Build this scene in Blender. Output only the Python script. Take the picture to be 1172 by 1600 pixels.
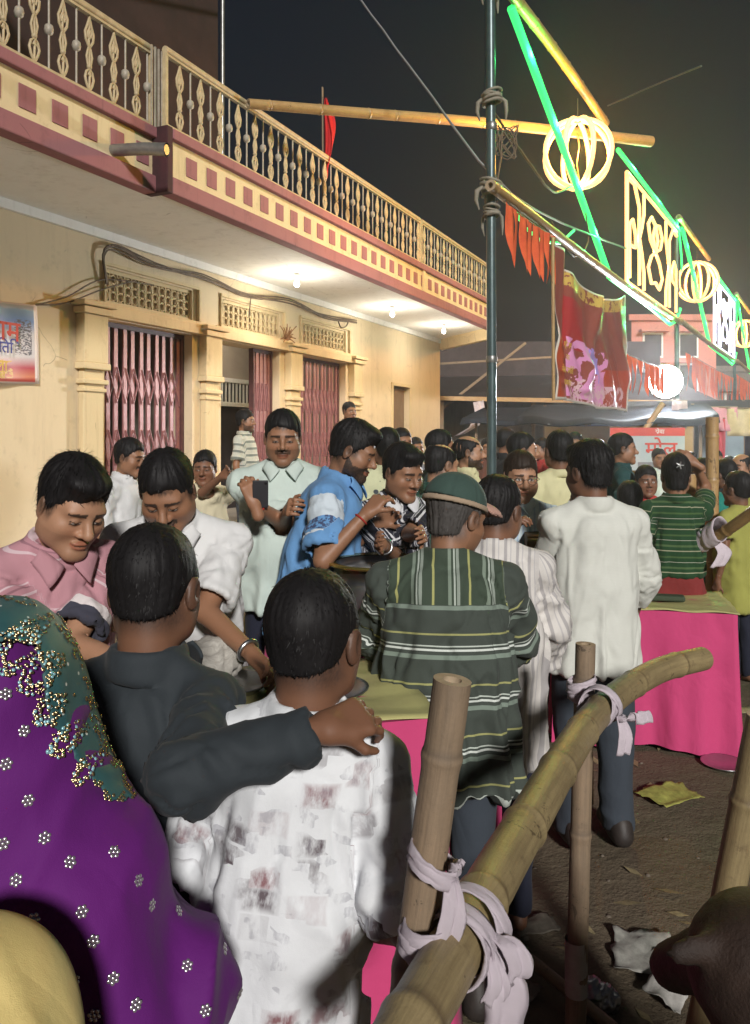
import bpy, math, random
import numpy as np
from mathutils import Vector, Matrix
for o in list(bpy.data.objects): bpy.data.objects.remove(o)
R = math.radians
sc = bpy.context.scene
COL = sc.collection
# ------------------------------------------------------------------ camera
FPX, HX, HY, EYE = 1250.0, 586.0, 683.0, 1.65          # focal length, principal column, horizon row (photo pixels), eye height (m)
cam = bpy.data.cameras.new('camera'); camo = bpy.data.objects.new('camera', cam); COL.objects.link(camo)
cam.sensor_fit = 'HORIZONTAL'; cam.sensor_width = 36; cam.lens = 36*FPX/1172
cam.shift_y = -(800-HY)/1172; cam.clip_start = .05; cam.clip_end = 400
camo.location = (0, 0, EYE); camo.rotation_euler = (R(90), 0, 0)
sc.camera = camo
# ------------------------------------------------------------------ night sky and the one distant key light
SUN_ELEV, SUN_FROM = R(24), R(168)                      # light comes from behind the camera, a little to the right
w = bpy.data.worlds.new('World'); sc.world = w; w.use_nodes = True
wn = w.node_tree.nodes; bg = wn['Background']
sky = wn.new('ShaderNodeTexSky'); sky.sky_type = 'NISHITA'; sky.sun_disc = False
sky.sun_elevation = R(-1.0); sky.sun_rotation = SUN_FROM; sky.air_density = 1.2; sky.dust_density = 2.0; sky.ozone_density = 2.0
w.node_tree.links.new(sky.outputs[0], bg.inputs[0]); bg.inputs[1].default_value = 0.06
sun = bpy.data.lights.new('key_light', 'SUN'); suno = bpy.data.objects.new('key_light', sun); COL.objects.link(suno)
sun.energy = 3.7; sun.angle = R(6.0); sun.color = (1.0, .97, .93)
_d = Vector((math.sin(SUN_FROM)*math.cos(SUN_ELEV), math.cos(SUN_FROM)*math.cos(SUN_ELEV), math.sin(SUN_ELEV)))
suno.rotation_euler = _d.to_track_quat('Z', 'Y').to_euler()
vs = sc.view_settings; vs.view_transform = 'Standard'; vs.look = 'None'; vs.exposure = 0.0; vs.gamma = 1.0; vs.use_curve_mapping = False
sc.cycles.use_denoising = True; sc.cycles.max_bounces = 6; sc.cycles.diffuse_bounces = 4; sc.cycles.glossy_bounces = 3
sc.cycles.sample_clamp_indirect = 6.0; sc.cycles.caustics_reflective = False; sc.cycles.caustics_refractive = False

# ------------------------------------------------------------------ general helpers
rng = random.Random(7); nr = np.random.RandomState(7)
def at(px, py, d): return Vector(((px-HX)/FPX*d, d, EYE+(HY-py)/FPX*d))     # photo pixel at distance d -> metres
def link(o, parent=None):
    COL.objects.link(o)
    if parent is not None: o.parent = parent
    return o
def tag(o, label=None, cat=None, group=None, kind=None):
    if label: o['label'] = label
    if cat: o['category'] = cat
    if group: o['group'] = group
    if kind: o['kind'] = kind
    return o
def empty(name, loc=(0, 0, 0), rz=0, label=None, cat=None, group=None):
    o = bpy.data.objects.new(name, None); o.location = loc; o.rotation_euler = (0, 0, rz); link(o); o.empty_display_size = .05
    return tag(o, label, cat, group)
def mesh_np(name, V, Q, smooth=True):
    me = bpy.data.meshes.new(name); V = np.asarray(V, np.float32); Q = np.asarray(Q, np.int32)
    k = Q.shape[1]
    me.vertices.add(len(V)); me.vertices.foreach_set('co', V.ravel())
    me.loops.add(Q.size); me.loops.foreach_set('vertex_index', Q.ravel())
    me.polygons.add(len(Q)); me.polygons.foreach_set('loop_start', np.arange(0, Q.size, k, dtype=np.int32)); me.polygons.foreach_set('loop_total', np.full(len(Q), k, np.int32))
    if smooth: me.polygons.foreach_set('use_smooth', np.ones(len(Q), bool))
    me.update(calc_edges=True); me.validate()
    return me
class MB:
    """collects boxes, prisms, tubes; build() links them as one mesh object"""
    def __init__(s): s.v = []; s.f = []; s.sm = []
    def add(s, V, Fc, sm=False):
        b = len(s.v); s.v += [tuple(p) for p in V]; s.f += [tuple(i+b for i in f) for f in Fc]; s.sm += [sm]*len(Fc)
    def box(s, lo, hi, M=None):
        x0, y0, z0 = lo; x1, y1, z1 = hi
        V = [Vector(p) for p in ((x0,y0,z0),(x1,y0,z0),(x1,y1,z0),(x0,y1,z0),(x0,y0,z1),(x1,y0,z1),(x1,y1,z1),(x0,y1,z1))]
        if M is not None: V = [M @ p for p in V]
        s.add(V, [(0,3,2,1),(4,5,6,7),(0,1,5,4),(1,2,6,5),(2,3,7,6),(3,0,4,7)]); return s
    def bar(s, a, b, wd, ht=None):
        a, b = Vector(a), Vector(b); ht = ht or wd; d = (b-a); L = d.length; q = d.to_track_quat('Z', 'Y').to_matrix().to_4x4()
        M = Matrix.Translation(a) @ q
        return s.box((-wd/2, -ht/2, 0), (wd/2, ht/2, L), M)
    def tube(s, path, rad, seg=8, caps=True, closed=False, sm=True):
        P = [Vector(p) for p in path]; n = len(P); rr = rad if hasattr(rad, '__len__') else [rad]*n
        V = []; ref = None
        for i in range(n):
            t = (P[(i+1) % n]-P[i-1]) if closed else (P[min(i+1, n-1)]-P[max(i-1, 0)])
            t.normalize()
            if ref is None:
                ref = Vector((0, 0, 1)) if abs(t.z) < .9 else Vector((1, 0, 0))
            ref = (ref-t*ref.dot(t)).normalized(); bi = t.cross(ref)
            for k in range(seg):
                a = 2*math.pi*k/seg; V.append(P[i]+(ref*math.cos(a)+bi*math.sin(a))*rr[i])
        Fc = []
        for i in range(n if closed else n-1):
            j = (i+1) % n
            for k in range(seg):
                m = (k+1) % seg; Fc.append((i*seg+k, i*seg+m, j*seg+m, j*seg+k))
        s.add(V, Fc, sm)
        if caps and not closed:
            s.add([V[k] for k in range(seg)][::-1], [tuple(range(seg))]); s.add([V[(n-1)*seg+k] for k in range(seg)], [tuple(range(seg))])
        return s
    def lathe(s, prof, seg=16, c=(0, 0, 0)):
        V = []; n = len(prof)
        for r_, z in prof:
            for k in range(seg):
                a = 2*math.pi*k/seg; V.append((c[0]+r_*math.cos(a), c[1]+r_*math.sin(a), c[2]+z))
        s.add(V, [(i*seg+k, i*seg+(k+1) % seg, (i+1)*seg+(k+1) % seg, (i+1)*seg+k) for i in range(n-1) for k in range(seg)], True); return s
    def mesh(s, name):
        me = bpy.data.meshes.new(name); me.from_pydata(s.v, [], s.f)
        me.polygons.foreach_set('use_smooth', np.array(s.sm, bool)); me.update(); return me
    def build(s, name, m, parent=None, M=None, bevel=0):
        me = s.mesh(name)
        if M is not None: me.transform(M)
        me.materials.append(m); o = bpy.data.objects.new(name, me); link(o, parent)
        if bevel:
            b = o.modifiers.new('bevel', 'BEVEL'); b.width = bevel; b.segments = 2; b.limit_method = 'ANGLE'
        return o
def obj(name, me, m=None, parent=None):
    if m is not None and not me.materials: me.materials.append(m)
    return link(bpy.data.objects.new(name, me), parent)
def copy_tree(o, parent=None):
    c = o.copy(); COL.objects.link(c); c.parent = parent
    for ch in list(o.children): copy_tree(ch, c)
    return c

# ------------------------------------------------------------------ materials
class NT:
    def __init__(s, name):
        s.m = bpy.data.materials.new(name); s.m.use_nodes = True; s.t = s.m.node_tree; s.b = s.t.nodes['Principled BSDF']; s.out = s.t.nodes['Material Output']
    def n(s, ty, **kw):
        x = s.t.nodes.new('ShaderNode'+ty)
        for k, v in kw.items():
            if k.startswith('i_'): x.inputs[k[2:].replace('_', ' ')].default_value = v
            else: setattr(x, k, v)
        return x
    def l(s, a, b): s.t.links.new(a, b)
    def math(s, op, a, b=None, c=None):
        x = s.n('Math', operation=op)
        for i, v in enumerate((a, b, c)):
            if v is None: continue
            if isinstance(v, (int, float)): x.inputs[i].default_value = v
            else: s.l(v, x.inputs[i])
        return x.outputs[0]
    def mix(s, f, a, b, mode='MIX'):
        x = s.n('Mix', data_type='RGBA', blend_type=mode)
        for i, v in ((0, f), (6, a), (7, b)):
            if isinstance(v, (int, float)): x.inputs[i].default_value = v
            elif isinstance(v, tuple): x.inputs[i].default_value = (*v[:3], 1)
            else: s.l(v, x.inputs[i])
        return x.outputs[2]
    def ramp(s, f, stops, interp='LINEAR'):
        x = s.n('ValToRGB'); x.color_ramp.interpolation = interp; e = x.color_ramp.elements
        while len(e) > 1: e.remove(e[-1])
        for i, (p, c) in enumerate(stops):
            k = e[0] if i == 0 else e.new(p); k.position = p; k.color = (*c, 1) if len(c) == 3 else c
        s.l(f, x.inputs[0]); return x.outputs[0]
    def noise(s, scale, detail=4, rough=.6, vec=None, dist=0):
        x = s.n('TexNoise'); x.inputs['Scale'].default_value = scale; x.inputs['Detail'].default_value = detail; x.inputs['Roughness'].default_value = rough; x.inputs['Distortion'].default_value = dist
        if vec is not None: s.l(vec, x.inputs['Vector'])
        return x.outputs[0]
    def co(s, which='Object', sc_=None):
        x = s.n('TexCoord').outputs[which]
        if sc_:
            y = s.n('Mapping'); y.inputs['Scale'].default_value = sc_; s.l(x, y.inputs[0]); x = y.outputs[0]
        return x
    def attr(s, name): return s.n('Attribute', attribute_name=name)
    def bump(s, h, strength=.3, dist=.01):
        x = s.n('Bump'); x.inputs['Strength'].default_value = strength; x.inputs['Distance'].default_value = dist; s.l(h, x.inputs['Height']); s.l(x.outputs[0], s.b.inputs['Normal'])
    def base(s, c, rough=.8, metal=0, spec=.4):
        if isinstance(c, tuple): s.b.inputs['Base Color'].default_value = (*c, 1)
        else: s.l(c, s.b.inputs['Base Color'])
        s.b.inputs['Roughness'].default_value = rough; s.b.inputs['Metallic'].default_value = metal; s.b.inputs['Specular IOR Level'].default_value = spec
        return s
def pmat(name, c1, c2=None, scale=6, rough=.8, metal=0, bump=.15, bscale=60, spec=.35, lo=.35, hi=.65, stretch=None, bdist=.004):
    t = NT(name); v = t.co('Object', stretch)
    if c2 is None: c2 = tuple(x*.8 for x in c1)
    c = t.ramp(t.noise(scale, 6, .65, v), [(lo, c1), (hi, c2)])
    t.base(c, rough, metal, spec)
    if bump: t.bump(t.noise(bscale, 4, .6, v), bump, bdist)
    return t.m
def emat(name, col, st):
    t = NT(name); t.base(col, .5); t.b.inputs['Emission Color'].default_value = (*col, 1); t.b.inputs['Emission Strength'].default_value = st; return t.m
# ------------------------------------------------------------------ the building: frame s (along the front), o (out towards the street), z
TH = math.atan(576/1250); CW, CB = -6.219, -4.57
BU = Vector((math.sin(TH), math.cos(TH), 0)); BN = Vector((math.cos(TH), -math.sin(TH), 0))
BM = Matrix(((BU.x, BN.x, 0, BN.x*CW), (BU.y, BN.y, 0, BN.y*CW), (0, 0, 1, 0), (0, 0, 0, 1)))   # local (s, o, z) -> world, o=0 is the wall face
OV = CB-CW                                                                                 # balcony overhang 1.65 m
def mat_wall(name, c1, c2, c3):
    t = NT(name); v = t.co('Object')
    n1 = t.noise(.9, 5, .6, v); n2 = t.noise(5, 6, .7, v)
    vs_ = t.co('Object', (2.2, 2.2, .35)); n3 = t.noise(2.4, 5, .7, vs_)
    c = t.mix(t.math('MULTIPLY', n1, .8), c1, c2)
    c = t.mix(t.math('MULTIPLY', t.math('SUBTRACT', n3, .52), 2.2), c, c3)
    c = t.mix(t.math('MULTIPLY', t.math('SUBTRACT', n2, .56), 2.6), c, tuple(x*.75 for x in c3))
    dr_ = t.noise(1.6, 6, .75, t.co('Object', (6, 6, .22))); c = t.mix(t.math('MULTIPLY', t.math('SUBTRACT', dr_, .58), 2.4), c, tuple(x*.62 for x in c3))
    vo_ = t.n('TexVoronoi', feature='DISTANCE_TO_EDGE'); vo_.inputs['Scale'].default_value = 1.1; mx_ = t.n('Mix', data_type='VECTOR'); mx_.inputs[0].default_value = .12; t.l(v, mx_.inputs[4]); nz_ = t.n('TexNoise'); nz_.inputs['Scale'].default_value = 4; t.l(v, nz_.inputs['Vector']); t.l(nz_.outputs['Color'], mx_.inputs[5]); t.l(mx_.outputs[1], vo_.inputs['Vector'])
    ck = t.math('MULTIPLY', t.math('LESS_THAN', vo_.outputs['Distance'], .003), t.math('GREATER_THAN', n1, .56)); c = t.mix(t.math('MULTIPLY', ck, .6), c, tuple(x*.45 for x in c3))
    t.base(c, .75, 0, .3); t.bump(t.noise(45, 5, .7, v), .18, .006); return t.m
M = {}
M['wall'] = mat_wall('ochre_wall_paint', (.73, .6, .41), (.67, .545, .365), (.53, .42, .27))
M['cream'] = mat_wall('cream_trim_paint', (.69, .56, .34), (.63, .5, .3), (.44, .33, .18))
M['maroon'] = mat_wall('maroon_band_paint', (.33, .135, .145), (.28, .11, .12), (.19, .075, .08))
M['darkmaroon'] = pmat('dark_maroon_paint', (.07, .02, .025), (.04, .015, .018), 5)
M['soffit'] = mat_wall('whitewashed_soffit', (.86, .86, .82), (.8, .8, .75), (.66, .65, .6))
M['rail'] = pmat('rail_cream_paint', (.52, .42, .26), (.4, .31, .18), 14, .5, 0, .1)
M['railgrey'] = pmat('rail_worn_silver_paint', (.42, .38, .32), (.3, .26, .2), 20, .5, .1, .1)
M['gate'] = pmat('gate_rose_paint', (.34, .155, .155), (.24, .1, .1), 9, .42, .15, .1, spec=.5)
M['gatedark'] = pmat('gate_frame_brown', (.12, .05, .05), (.08, .035, .035), 9, .5)  # plain dark brown of the gate frames
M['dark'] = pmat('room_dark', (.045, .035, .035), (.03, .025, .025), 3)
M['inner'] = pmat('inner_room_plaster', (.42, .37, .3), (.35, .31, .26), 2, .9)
M['floor'] = pmat('plinth_cement', (.52, .47, .4), (.42, .37, .31), 4, .85)
M['steel'] = pmat('painted_steel_bluegreen', (.075, .115, .12), (.05, .08, .085), 8, .35, .3, .08, spec=.6)
M['grey_metal'] = pmat('grey_pipe_metal', (.3, .3, .29), (.2, .2, .19), 10, .4, .7, .05)
M['wire'] = pmat('wire_sheath', (.16, .11, .07), (.1, .07, .05), 10, .6)
M['blackwire'] = pmat('black_cable', (.25, .24, .25), (.2, .2, .2), 10, .5)

bld = empty('building', (0, 0, 0), 0, 'two-storey ochre house with a long balcony and three gated doorways', 'building')
# wall with openings (cells of a grid so that doors are real openings); PL = plinth height
PL = .45
S0, S1 = 2.2, 17.0
GD = [(6.57, 8.07), (8.67, 10.13), (10.75, 12.29)]      # three doorways
DT = 2.92
SD = (14.3, 15.15, 2.66)
wl = MB()
th = .3
segs = [(S0, GD[0][0]), (GD[0][1], GD[1][0]), (GD[1][1], GD[2][0]), (GD[2][1], SD[0]), (SD[1], S1)]
for a, b in segs: wl.box((a, -th, 0), (b, 0, 3.85))
LT = [(a-.02+.05, b+.1) for a, b in GD]
for a, b in GD:
    wl.box((a, -th, DT), (b, 0, 3.09)); wl.box((a, -th, 3.09), (b, -.07, 3.47)); wl.box((a, -th, 3.47), (b, 0, 3.85)); wl.box((a, -th, 0), (b, 0, PL-.002))
wl.box((SD[0], -th, SD[2]), (SD[1], 0, 3.85)); wl.box((SD[0], -th, 0), (SD[1], 0, PL))
wl.box((S1-.3, -9, 0), (S1-.002, -th-.002, 3.84))
wl.build('wall', M['wall'], bld, BM)
# plinth, interior rooms behind the openings
MB().box((S0, .002, 0), (S1-.5, 1.1, PL-.15)).build('plinth', M['floor'], bld, BM, .02)
MB().box((5.5, 1.102, 0), (13, 1.45, PL-.3)).build('step', M['floor'], bld, BM, .02)
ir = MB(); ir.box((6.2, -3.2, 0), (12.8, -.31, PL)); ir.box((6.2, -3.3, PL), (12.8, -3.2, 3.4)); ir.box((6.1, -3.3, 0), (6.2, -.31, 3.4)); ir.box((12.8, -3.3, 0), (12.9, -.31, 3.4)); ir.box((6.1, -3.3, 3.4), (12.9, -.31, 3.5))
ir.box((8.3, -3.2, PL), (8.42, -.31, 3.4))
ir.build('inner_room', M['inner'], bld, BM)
# inner door and barred transom seen through the middle doorway
tr = MB()
for s_ in np.linspace(10.0, 12.7, 27): tr.bar((s_, -1.6, 2.22), (s_, -1.6, 2.58), .024)
for z in (2.2, 2.6): tr.box((8.45, -1.64, z-.035), (12.78, -1.56, z+.035))
tr.box((10.72, -1.64, PL), (10.8, -1.56, 2.165)); tr.build('transom_grille', M['soffit'], bld, BM)
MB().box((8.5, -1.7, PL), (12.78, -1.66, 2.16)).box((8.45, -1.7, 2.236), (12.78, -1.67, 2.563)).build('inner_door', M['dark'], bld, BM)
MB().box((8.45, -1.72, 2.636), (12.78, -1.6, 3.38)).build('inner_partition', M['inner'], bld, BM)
# door frames / lintel ledges / pilasters
for i, (a, b) in enumerate(GD):
    MB().box((a-.12, .002, 2.93), (b+.22, .1, 3.05)).box((a-.16, .002, 3.05), (b+.26, .06, 3.09)).build('lintel', M['cream'], bld, BM, .008)
    fr = MB(); x0, x1 = a-.03, b+.13
    fr.box((x0, .002, 3.49), (x1, .035, 3.53)); fr.box((x1-.05, .002, 3.1), (x1, .05, 3.49)); fr.box((x0, .002, 3.1), (x0+.03, .03, 3.49))
    fr.build('vent_frame', M['cream'], bld, BM, .006)
    # pierced lattice: interlocking loops, slots between
    la = MB(); nx = 13; cw = (b-a)/nx
    for k in range(nx):
        cx = a+(k+.5)*cw
        for cz in (3.19, 3.28, 3.37):
            e = [(cx+.046*math.cos(t), -.045, cz+.05*math.sin(t)) for t in np.linspace(0, 2*math.pi, 10, endpoint=False)]
            la.tube(e, .0125, 4, closed=True)
    for z in (3.11, 3.45): la.box((a, -.06, z-.02), (b, -.03, z+.02))
    for k in range(nx+1): la.box((a+k*cw-.008, -.06, 3.13), (a+k*cw+.008, -.033, 3.43))
    tag(la.build('lattice_vent', M['cream'], bld, BM), kind='stuff')
def pilaster(s_, w=.3):
    p = MB(); p.box((s_-w/2, .002, PL-.15), (s_+w/2, .09, 2.35)); p.build('pilaster', M['cream'], bld, BM, .015)
    c = MB()
    for z0, z1, e in ((2.12, 2.16, .02), (2.2, 2.25, .035), (2.352, 2.42, .05), (2.42, 2.92, .03), (2.922, 2.99, .07), (3.0, 3.05, .1)):
        c.box((s_-w/2-e, .0022, z0), (s_+w/2+e, .092+e, z1))
    c.build('capital', M['cream'], bld, BM, .01)
for s_ in (6.33, 8.37, 10.44, 12.56): pilaster(s_, .28)
# collapsible gates: channels + crossed links, each channel a part
ch = MB(); ch.box((-.028, -.012, 0), (.028, .012, DT-PL-.06)); chm = ch.mesh('gate_channel'); chm.materials.append(M['gate']); chm.transform(BM.to_3x3().to_4x4())
def gate(a, b, n, label):
    g = empty('collapsible_gate', (0, 0, 0), 0, label, 'gate', 'folding steel gates of the house')
    fr = MB(); fr.box((a, -.2, DT-.055), (b, -.12, DT-.003)); fr.box((a, -.2, PL), (b, -.12, PL+.03)); fr.box((b-.055, -.2, PL+.03), (b-.003, -.12, DT-.055)); fr.box((a+.003, -.2, PL+.03), (a+.03, -.12, DT-.055))
    fr.build('gate_frame', M['gatedark'], g, BM)
    for k in range(n):
        s_ = a+.06+(b-a-.15)*k/(n-1)
        c = link(bpy.data.objects.new('gate_channel', chm), g); c.location = BM @ Vector((s_, -.155+.012*(k % 2), PL+.03))
    xl = MB(); hw = (b-a-.15)/(n-1)/2
    for k in range(n-1):
        sc_ = a+.06+hw*(2*k+1)
        for zc in (.55, 1.05, 1.75):
            xl.bar((sc_-hw, -.137, PL+.03+zc-.2), (sc_+hw, -.137, PL+.03+zc+.2), .022, .006); xl.bar((sc_-hw, -.128, PL+.03+zc+.2), (sc_+hw, -.128, PL+.03+zc-.2), .022, .006)
    tag(xl.build('lattice_links', M['gate'], g, BM), kind='stuff')
    return g
gate(GD[0][0], GD[0][1], 11, 'closed rose-painted folding gate nearest the wall banner, bulb reflected in it')
gate(GD[2][0], GD[2][1], 12, 'closed rose-painted folding gate farthest along the house front')
gate(9.62, GD[1][1], 8, 'rose folding gate pushed open to one side of the middle doorway')
# dark backing rooms behind closed gates stay dark by being unlit; small far door
MB().box((SD[0]+.02, -.14, PL), (SD[1]-.02, -.1, SD[2]-.02)).build('side_door', pmat('side_door_wood', (.22, .15, .1), (.15, .1, .06), 6, .5, stretch=(4, 4, .6)), bld, BM)
fr = MB(); fr.box((SD[0]-.06, .002, PL), (SD[0], .03, SD[2]+.06)); fr.box((SD[1], .002, PL), (SD[1]+.06, .03, SD[2]+.06)); fr.box((SD[0], .002, SD[2]), (SD[1], .03, SD[2]+.06)); fr.build('side_door_frame', M['cream'], bld, BM)
# soffit slab; far end is cut obliquely
def poly_prism(mb, pts, z0, z1):
    n = len(pts); V = [(x, y, z0) for x, y in pts]+[(x, y, z1) for x, y in pts]
    mb.add(V, [tuple(range(n))[::-1], tuple(range(n, 2*n))]+[(i, (i+1) % n, n+(i+1) % n, n+i) for i in range(n)])
B1 = 5.56                                                   # where the balcony front steps forward
SE = 15.55                                                  # outer end of the balcony
so = MB(); poly_prism(so, [(S0, -.28), (17.0, -.28), (17.0, .0), (SE, OV-.03), (S0, OV-.15)], 3.853, 4.3); so.build('soffit', M['soffit'], bld, BM)
MB().box((S0, .002, 3.76), (S1-.02, .05, 3.852)).build('ceiling_cove', M['soffit'], bld, BM)
eb = MB(); poly_prism(eb, [(16.98, 0), (17.15, 0), (SE+.12, OV-.05), (SE-.05, OV-.05)], 3.62, 3.852); eb.build('end_beam', M['cream'], bld, BM)
# fascia: lower maroon band, cream field, upper maroon band, square panels as parts
pan = MB(); pan.box((-.075, 0, -.085), (.075, .012, .085)); panm = pan.mesh('panel'); panm.materials.append(M['maroon']); panm.transform(BM.to_3x3().to_4x4())
def fascia(a, b, o, first, rail_first):
    MB().box((a, o-.1, 3.78), (b, o+.04, 3.93)).build('lower_band', M['maroon'], bld, BM, .012)
    MB().box((a, o-.1, 3.932), (b, o, 4.255)).build('fascia', M['cream'], bld, BM)
    MB().box((a, o-.12, 4.257), (b, o+.05, 4.35)).build('upper_band', M['maroon'], bld, BM, .012)
    s_ = first
    while s_ < b-.1:
        p = link(bpy.data.objects.new('panel', panm), bld); p.location = BM @ Vector((s_, o-.004, 4.09)); s_ += .3045
fascia(S0, B1, OV-.12, 4.185-.3045*6, 0)
fascia(B1+.05, SE, OV, 5.919, 0)
MB().box((B1-.03, OV-.2, 3.775), (B1+.048, OV+.045, 4.355)).build('step_return', M['darkmaroon'], bld, BM, .008)
tw = MB(); tw.box((11.66, OV+.001, 3.935), (11.76, OV+.03, 4.253)); tw.build('joint_pier', M['cream'], bld, BM)
# railing
RT = 5.06
def fleur():
    b = MB()
    def cur(pts, r=.011): b.tube([(x, 0, z) for x, z in pts], r, 5)
    for sx in (1, -1):
        cur([(0, .0), (sx*.03, .05), (sx*.045, .1), (sx*.03, .15), (sx*.008, .17), (-sx*.004, .145), (sx*.014, .12)])
        cur([(sx*.014, .2), (sx*.03, .27), (sx*.014, .33), (sx*.0, .36), (sx*.02, .31)], .01)
        cur([(0, .34), (sx*.038, .40), (sx*.045, .46), (sx*.02, .52), (0, .58)], .011)
        cur([(sx*.012, .42), (sx*.022, .46), (sx*.008, .49)], .009)
    cur([(0, 0), (.006, .2), (-.006, .36), (0, .62)], .010)
    b.lathe([(0, .165), (.022, .18), (.022, .2), (0, .215)], 6)
    return b
fm = fleur().mesh('scroll_baluster'); fm.materials.append(M['rail']); fm.transform(BM.to_3x3().to_4x4())
rb = MB(); rb.tube([(0, 0, 0), (0, 0, .66)], .009, 5); rb.lathe([(0, .27), (.03, .29), (.036, .32), (.03, .35), (0, .37)], 8); rbm = rb.mesh('round_bar'); rbm.materials.append(M['railgrey']); rbm.transform(BM.to_3x3().to_4x4())
def railing(a, b, o, first, pitch, label):
    r = empty('balcony_railing', (0, 0, 0), 0, label, 'railing', 'iron railings of the balcony')
    MB().tube([(a, o, RT), (b, o, RT)], .032, 8).box((a, o-.02, 4.385), (b, o+.02, 4.405)).box((a, o-.02, RT-.055), (b, o+.02, RT-.035)).build('handrail', M['rail'], r, BM)
    s_ = first
    while s_ < b-.05:
        if s_ > a+.05:
            x = link(bpy.data.objects.new('scroll_baluster', fm), r); x.location = BM @ Vector((s_, o, 4.405))
        if a < s_+pitch/2 < b:
            y = link(bpy.data.objects.new('round_bar', rbm), r); y.location = BM @ Vector((s_+pitch/2, o, 4.385))
        s_ += pitch
    for e in (a+.01, b-.01):
        MB().bar((e, o, 4.36), (e, o, RT), .035).build('rail_post', M['rail'], r, BM)
railing(S0, B1, OV-.16, 4.015-.272*7, .272, 'cream scroll railing above the nearer, set-back stretch of balcony')
railing(B1+.05, 11.7, OV-.05, 5.815, .306, 'cream scroll railing along the middle stretch of balcony by the red flag')
railing(11.76, SE-.03, OV-.05, 11.9, .306, 'cream scroll railing at the far end of the balcony beside the steel pole')
for k in range(4): MB().bar((B1-.06+k*.045, OV-.1, 4.36), (B1-.06+k*.045, OV-.1, RT), .014).build('corner_bar', M['railgrey'], bld, BM)
# upper storey: set-back shed with pipe frame, far left
us = MB(); us.box((S0, -3.2, 4.3), (9.85, -.9, 8.4)); us.build('upper_room', pmat('upper_room_brown', (.05, .028, .025), (.035, .02, .018), 3), bld, BM)
up = MB()
for s_ in (3.0, 4.9, 9.55): up.tube([(s_, -.6, 4.3), (s_, -.6, 8)], .03, 6)
up.tube([(3.0, -.6, 5.9), (9.55, -.6, 8.2)], .025, 6); up.tube([(2.5, .5, 5.6), (4.9, -.6, 6.6)], .02, 6); up.build('pipe_frame', M['grey_metal'], bld, BM)
aw = MB(); aw.add([(2.2, .9, 5.55), (5.2, .9, 6.2), (5.2, -.9, 6.9), (2.2, -.9, 6.4)], [(0, 1, 2, 3)]); aw.build('tin_awning', pmat('tin_sheet', (.12, .1, .08), (.07, .06, .05), 5, .5, .4, stretch=(12, 1, 1)), bld, BM)
# drain spout
dr = MB(); dr.tube([(5.05, OV-.15, 4.0), (5.1, OV+.17, 3.985), (5.14, OV+.36, 3.96)], [.05, .05, .055], 12, caps=False); dr.tube([(5.05, OV-.15, 4.0), (5.14, OV+.358, 3.96)], .042, 12)
dr.build('drain_spout', M['grey_metal'], bld, BM)
# bulbs under the soffit
M['bulb'] = emat('bulb_glow', (1.0, .93, .78), 60)
def ceiling_bulb(s_, o, label, e=32):
    b = empty('ceiling_bulb', BM @ Vector((s_, o, 3.85)), 0, label, 'bulb', 'bulbs under the balcony')
    MB().lathe([(.05, 0), (.05, -.02), (.02, -.03), (.02, -.09), (.0, -.09)], 12).build('holder', M['soffit'], b)
    MB().lathe([(0, -.085), (.02, -.09), (.036, -.13), (.03, -.165), (0, -.18)], 12).build('glass', M['bulb'], b)
    L = bpy.data.lights.new('bulb_light', 'POINT'); L.energy = e; L.color = (1, .92, .78); L.shadow_soft_size = .05
    lo = link(bpy.data.objects.new('bulb_light', L), b); lo.location = (0, 0, -.5)
for s_, o, l_ in ((9.35, .75, 'lit bulb under the balcony above the middle doorway'), (12.35, .85, 'lit bulb under the balcony, second along from the middle doorway'), (14.75, .9, 'lit bulb under the balcony nearest its far end')): ceiling_bulb(s_, o, l_)
# wire bundle clipped along the top of the wall, leads, hanging plant knot
wb = empty('wire_bundle', BM @ Vector((6.5, .04, 3.0)), 0, 'tangled brown wires looping along the wall top below the balcony', 'wire')
def wire(pts, r, parent, m=M['wire'], jit=.0, name='wire', mtx=BM):
    P = [mtx @ Vector(p) if mtx is not None else Vector(p) for p in pts]; out = []
    for i in range(len(P)-1):
        for k in range(6):
            t = k/6; p0, p1, p2, p3 = P[max(i-1, 0)], P[i], P[i+1], P[min(i+2, len(P)-1)]
            q = .5*((2*p1)+(p2-p0)*t+(2*p0-5*p1+4*p2-p3)*t*t+(3*p1-p0-3*p2+p3)*t**3)
            out.append(q+Vector((rng.uniform(-jit, jit), 0, rng.uniform(-jit, jit))))
    out.append(P[-1])
    if parent is not None: out = [q-parent.location for q in out]
    return MB().tube(out, r, 5).build(name, m, parent)
for k in range(5):
    j = lambda: rng.uniform(-.035, .035)
    wire([(6.56+j()*.6, .05, 3.28), (6.52+j(), .06, 3.6+j()), (6.7+j(), .06, 3.7+j()), (7.3, .06, 3.64+j()), (8.2, .06, 3.66+j()), (9.2, .06, 3.58+j()), (10.3, .06, 3.68+j()), (11.4, .06, 3.6+j()), (12.6, .06, 3.68+j())], .009, wb, jit=.004)
for k in range(2): wire([(5.62, .04, 2.92), (6.0, .05, 3.0+k*.06), (6.5, .05, 3.22+k*.1), (7.0+k*.3, .05, 3.4)], .008, wb)
wire([(11.9, .05, 3.62), (12.0, .06, 3.5), (12.2, .06, 3.55), (12.3, .05, 3.66)], .012, wb); wire([(9.3, .05, 3.58), (9.25, .05, 3.3)], .008, wb)
pk = MB()
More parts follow.
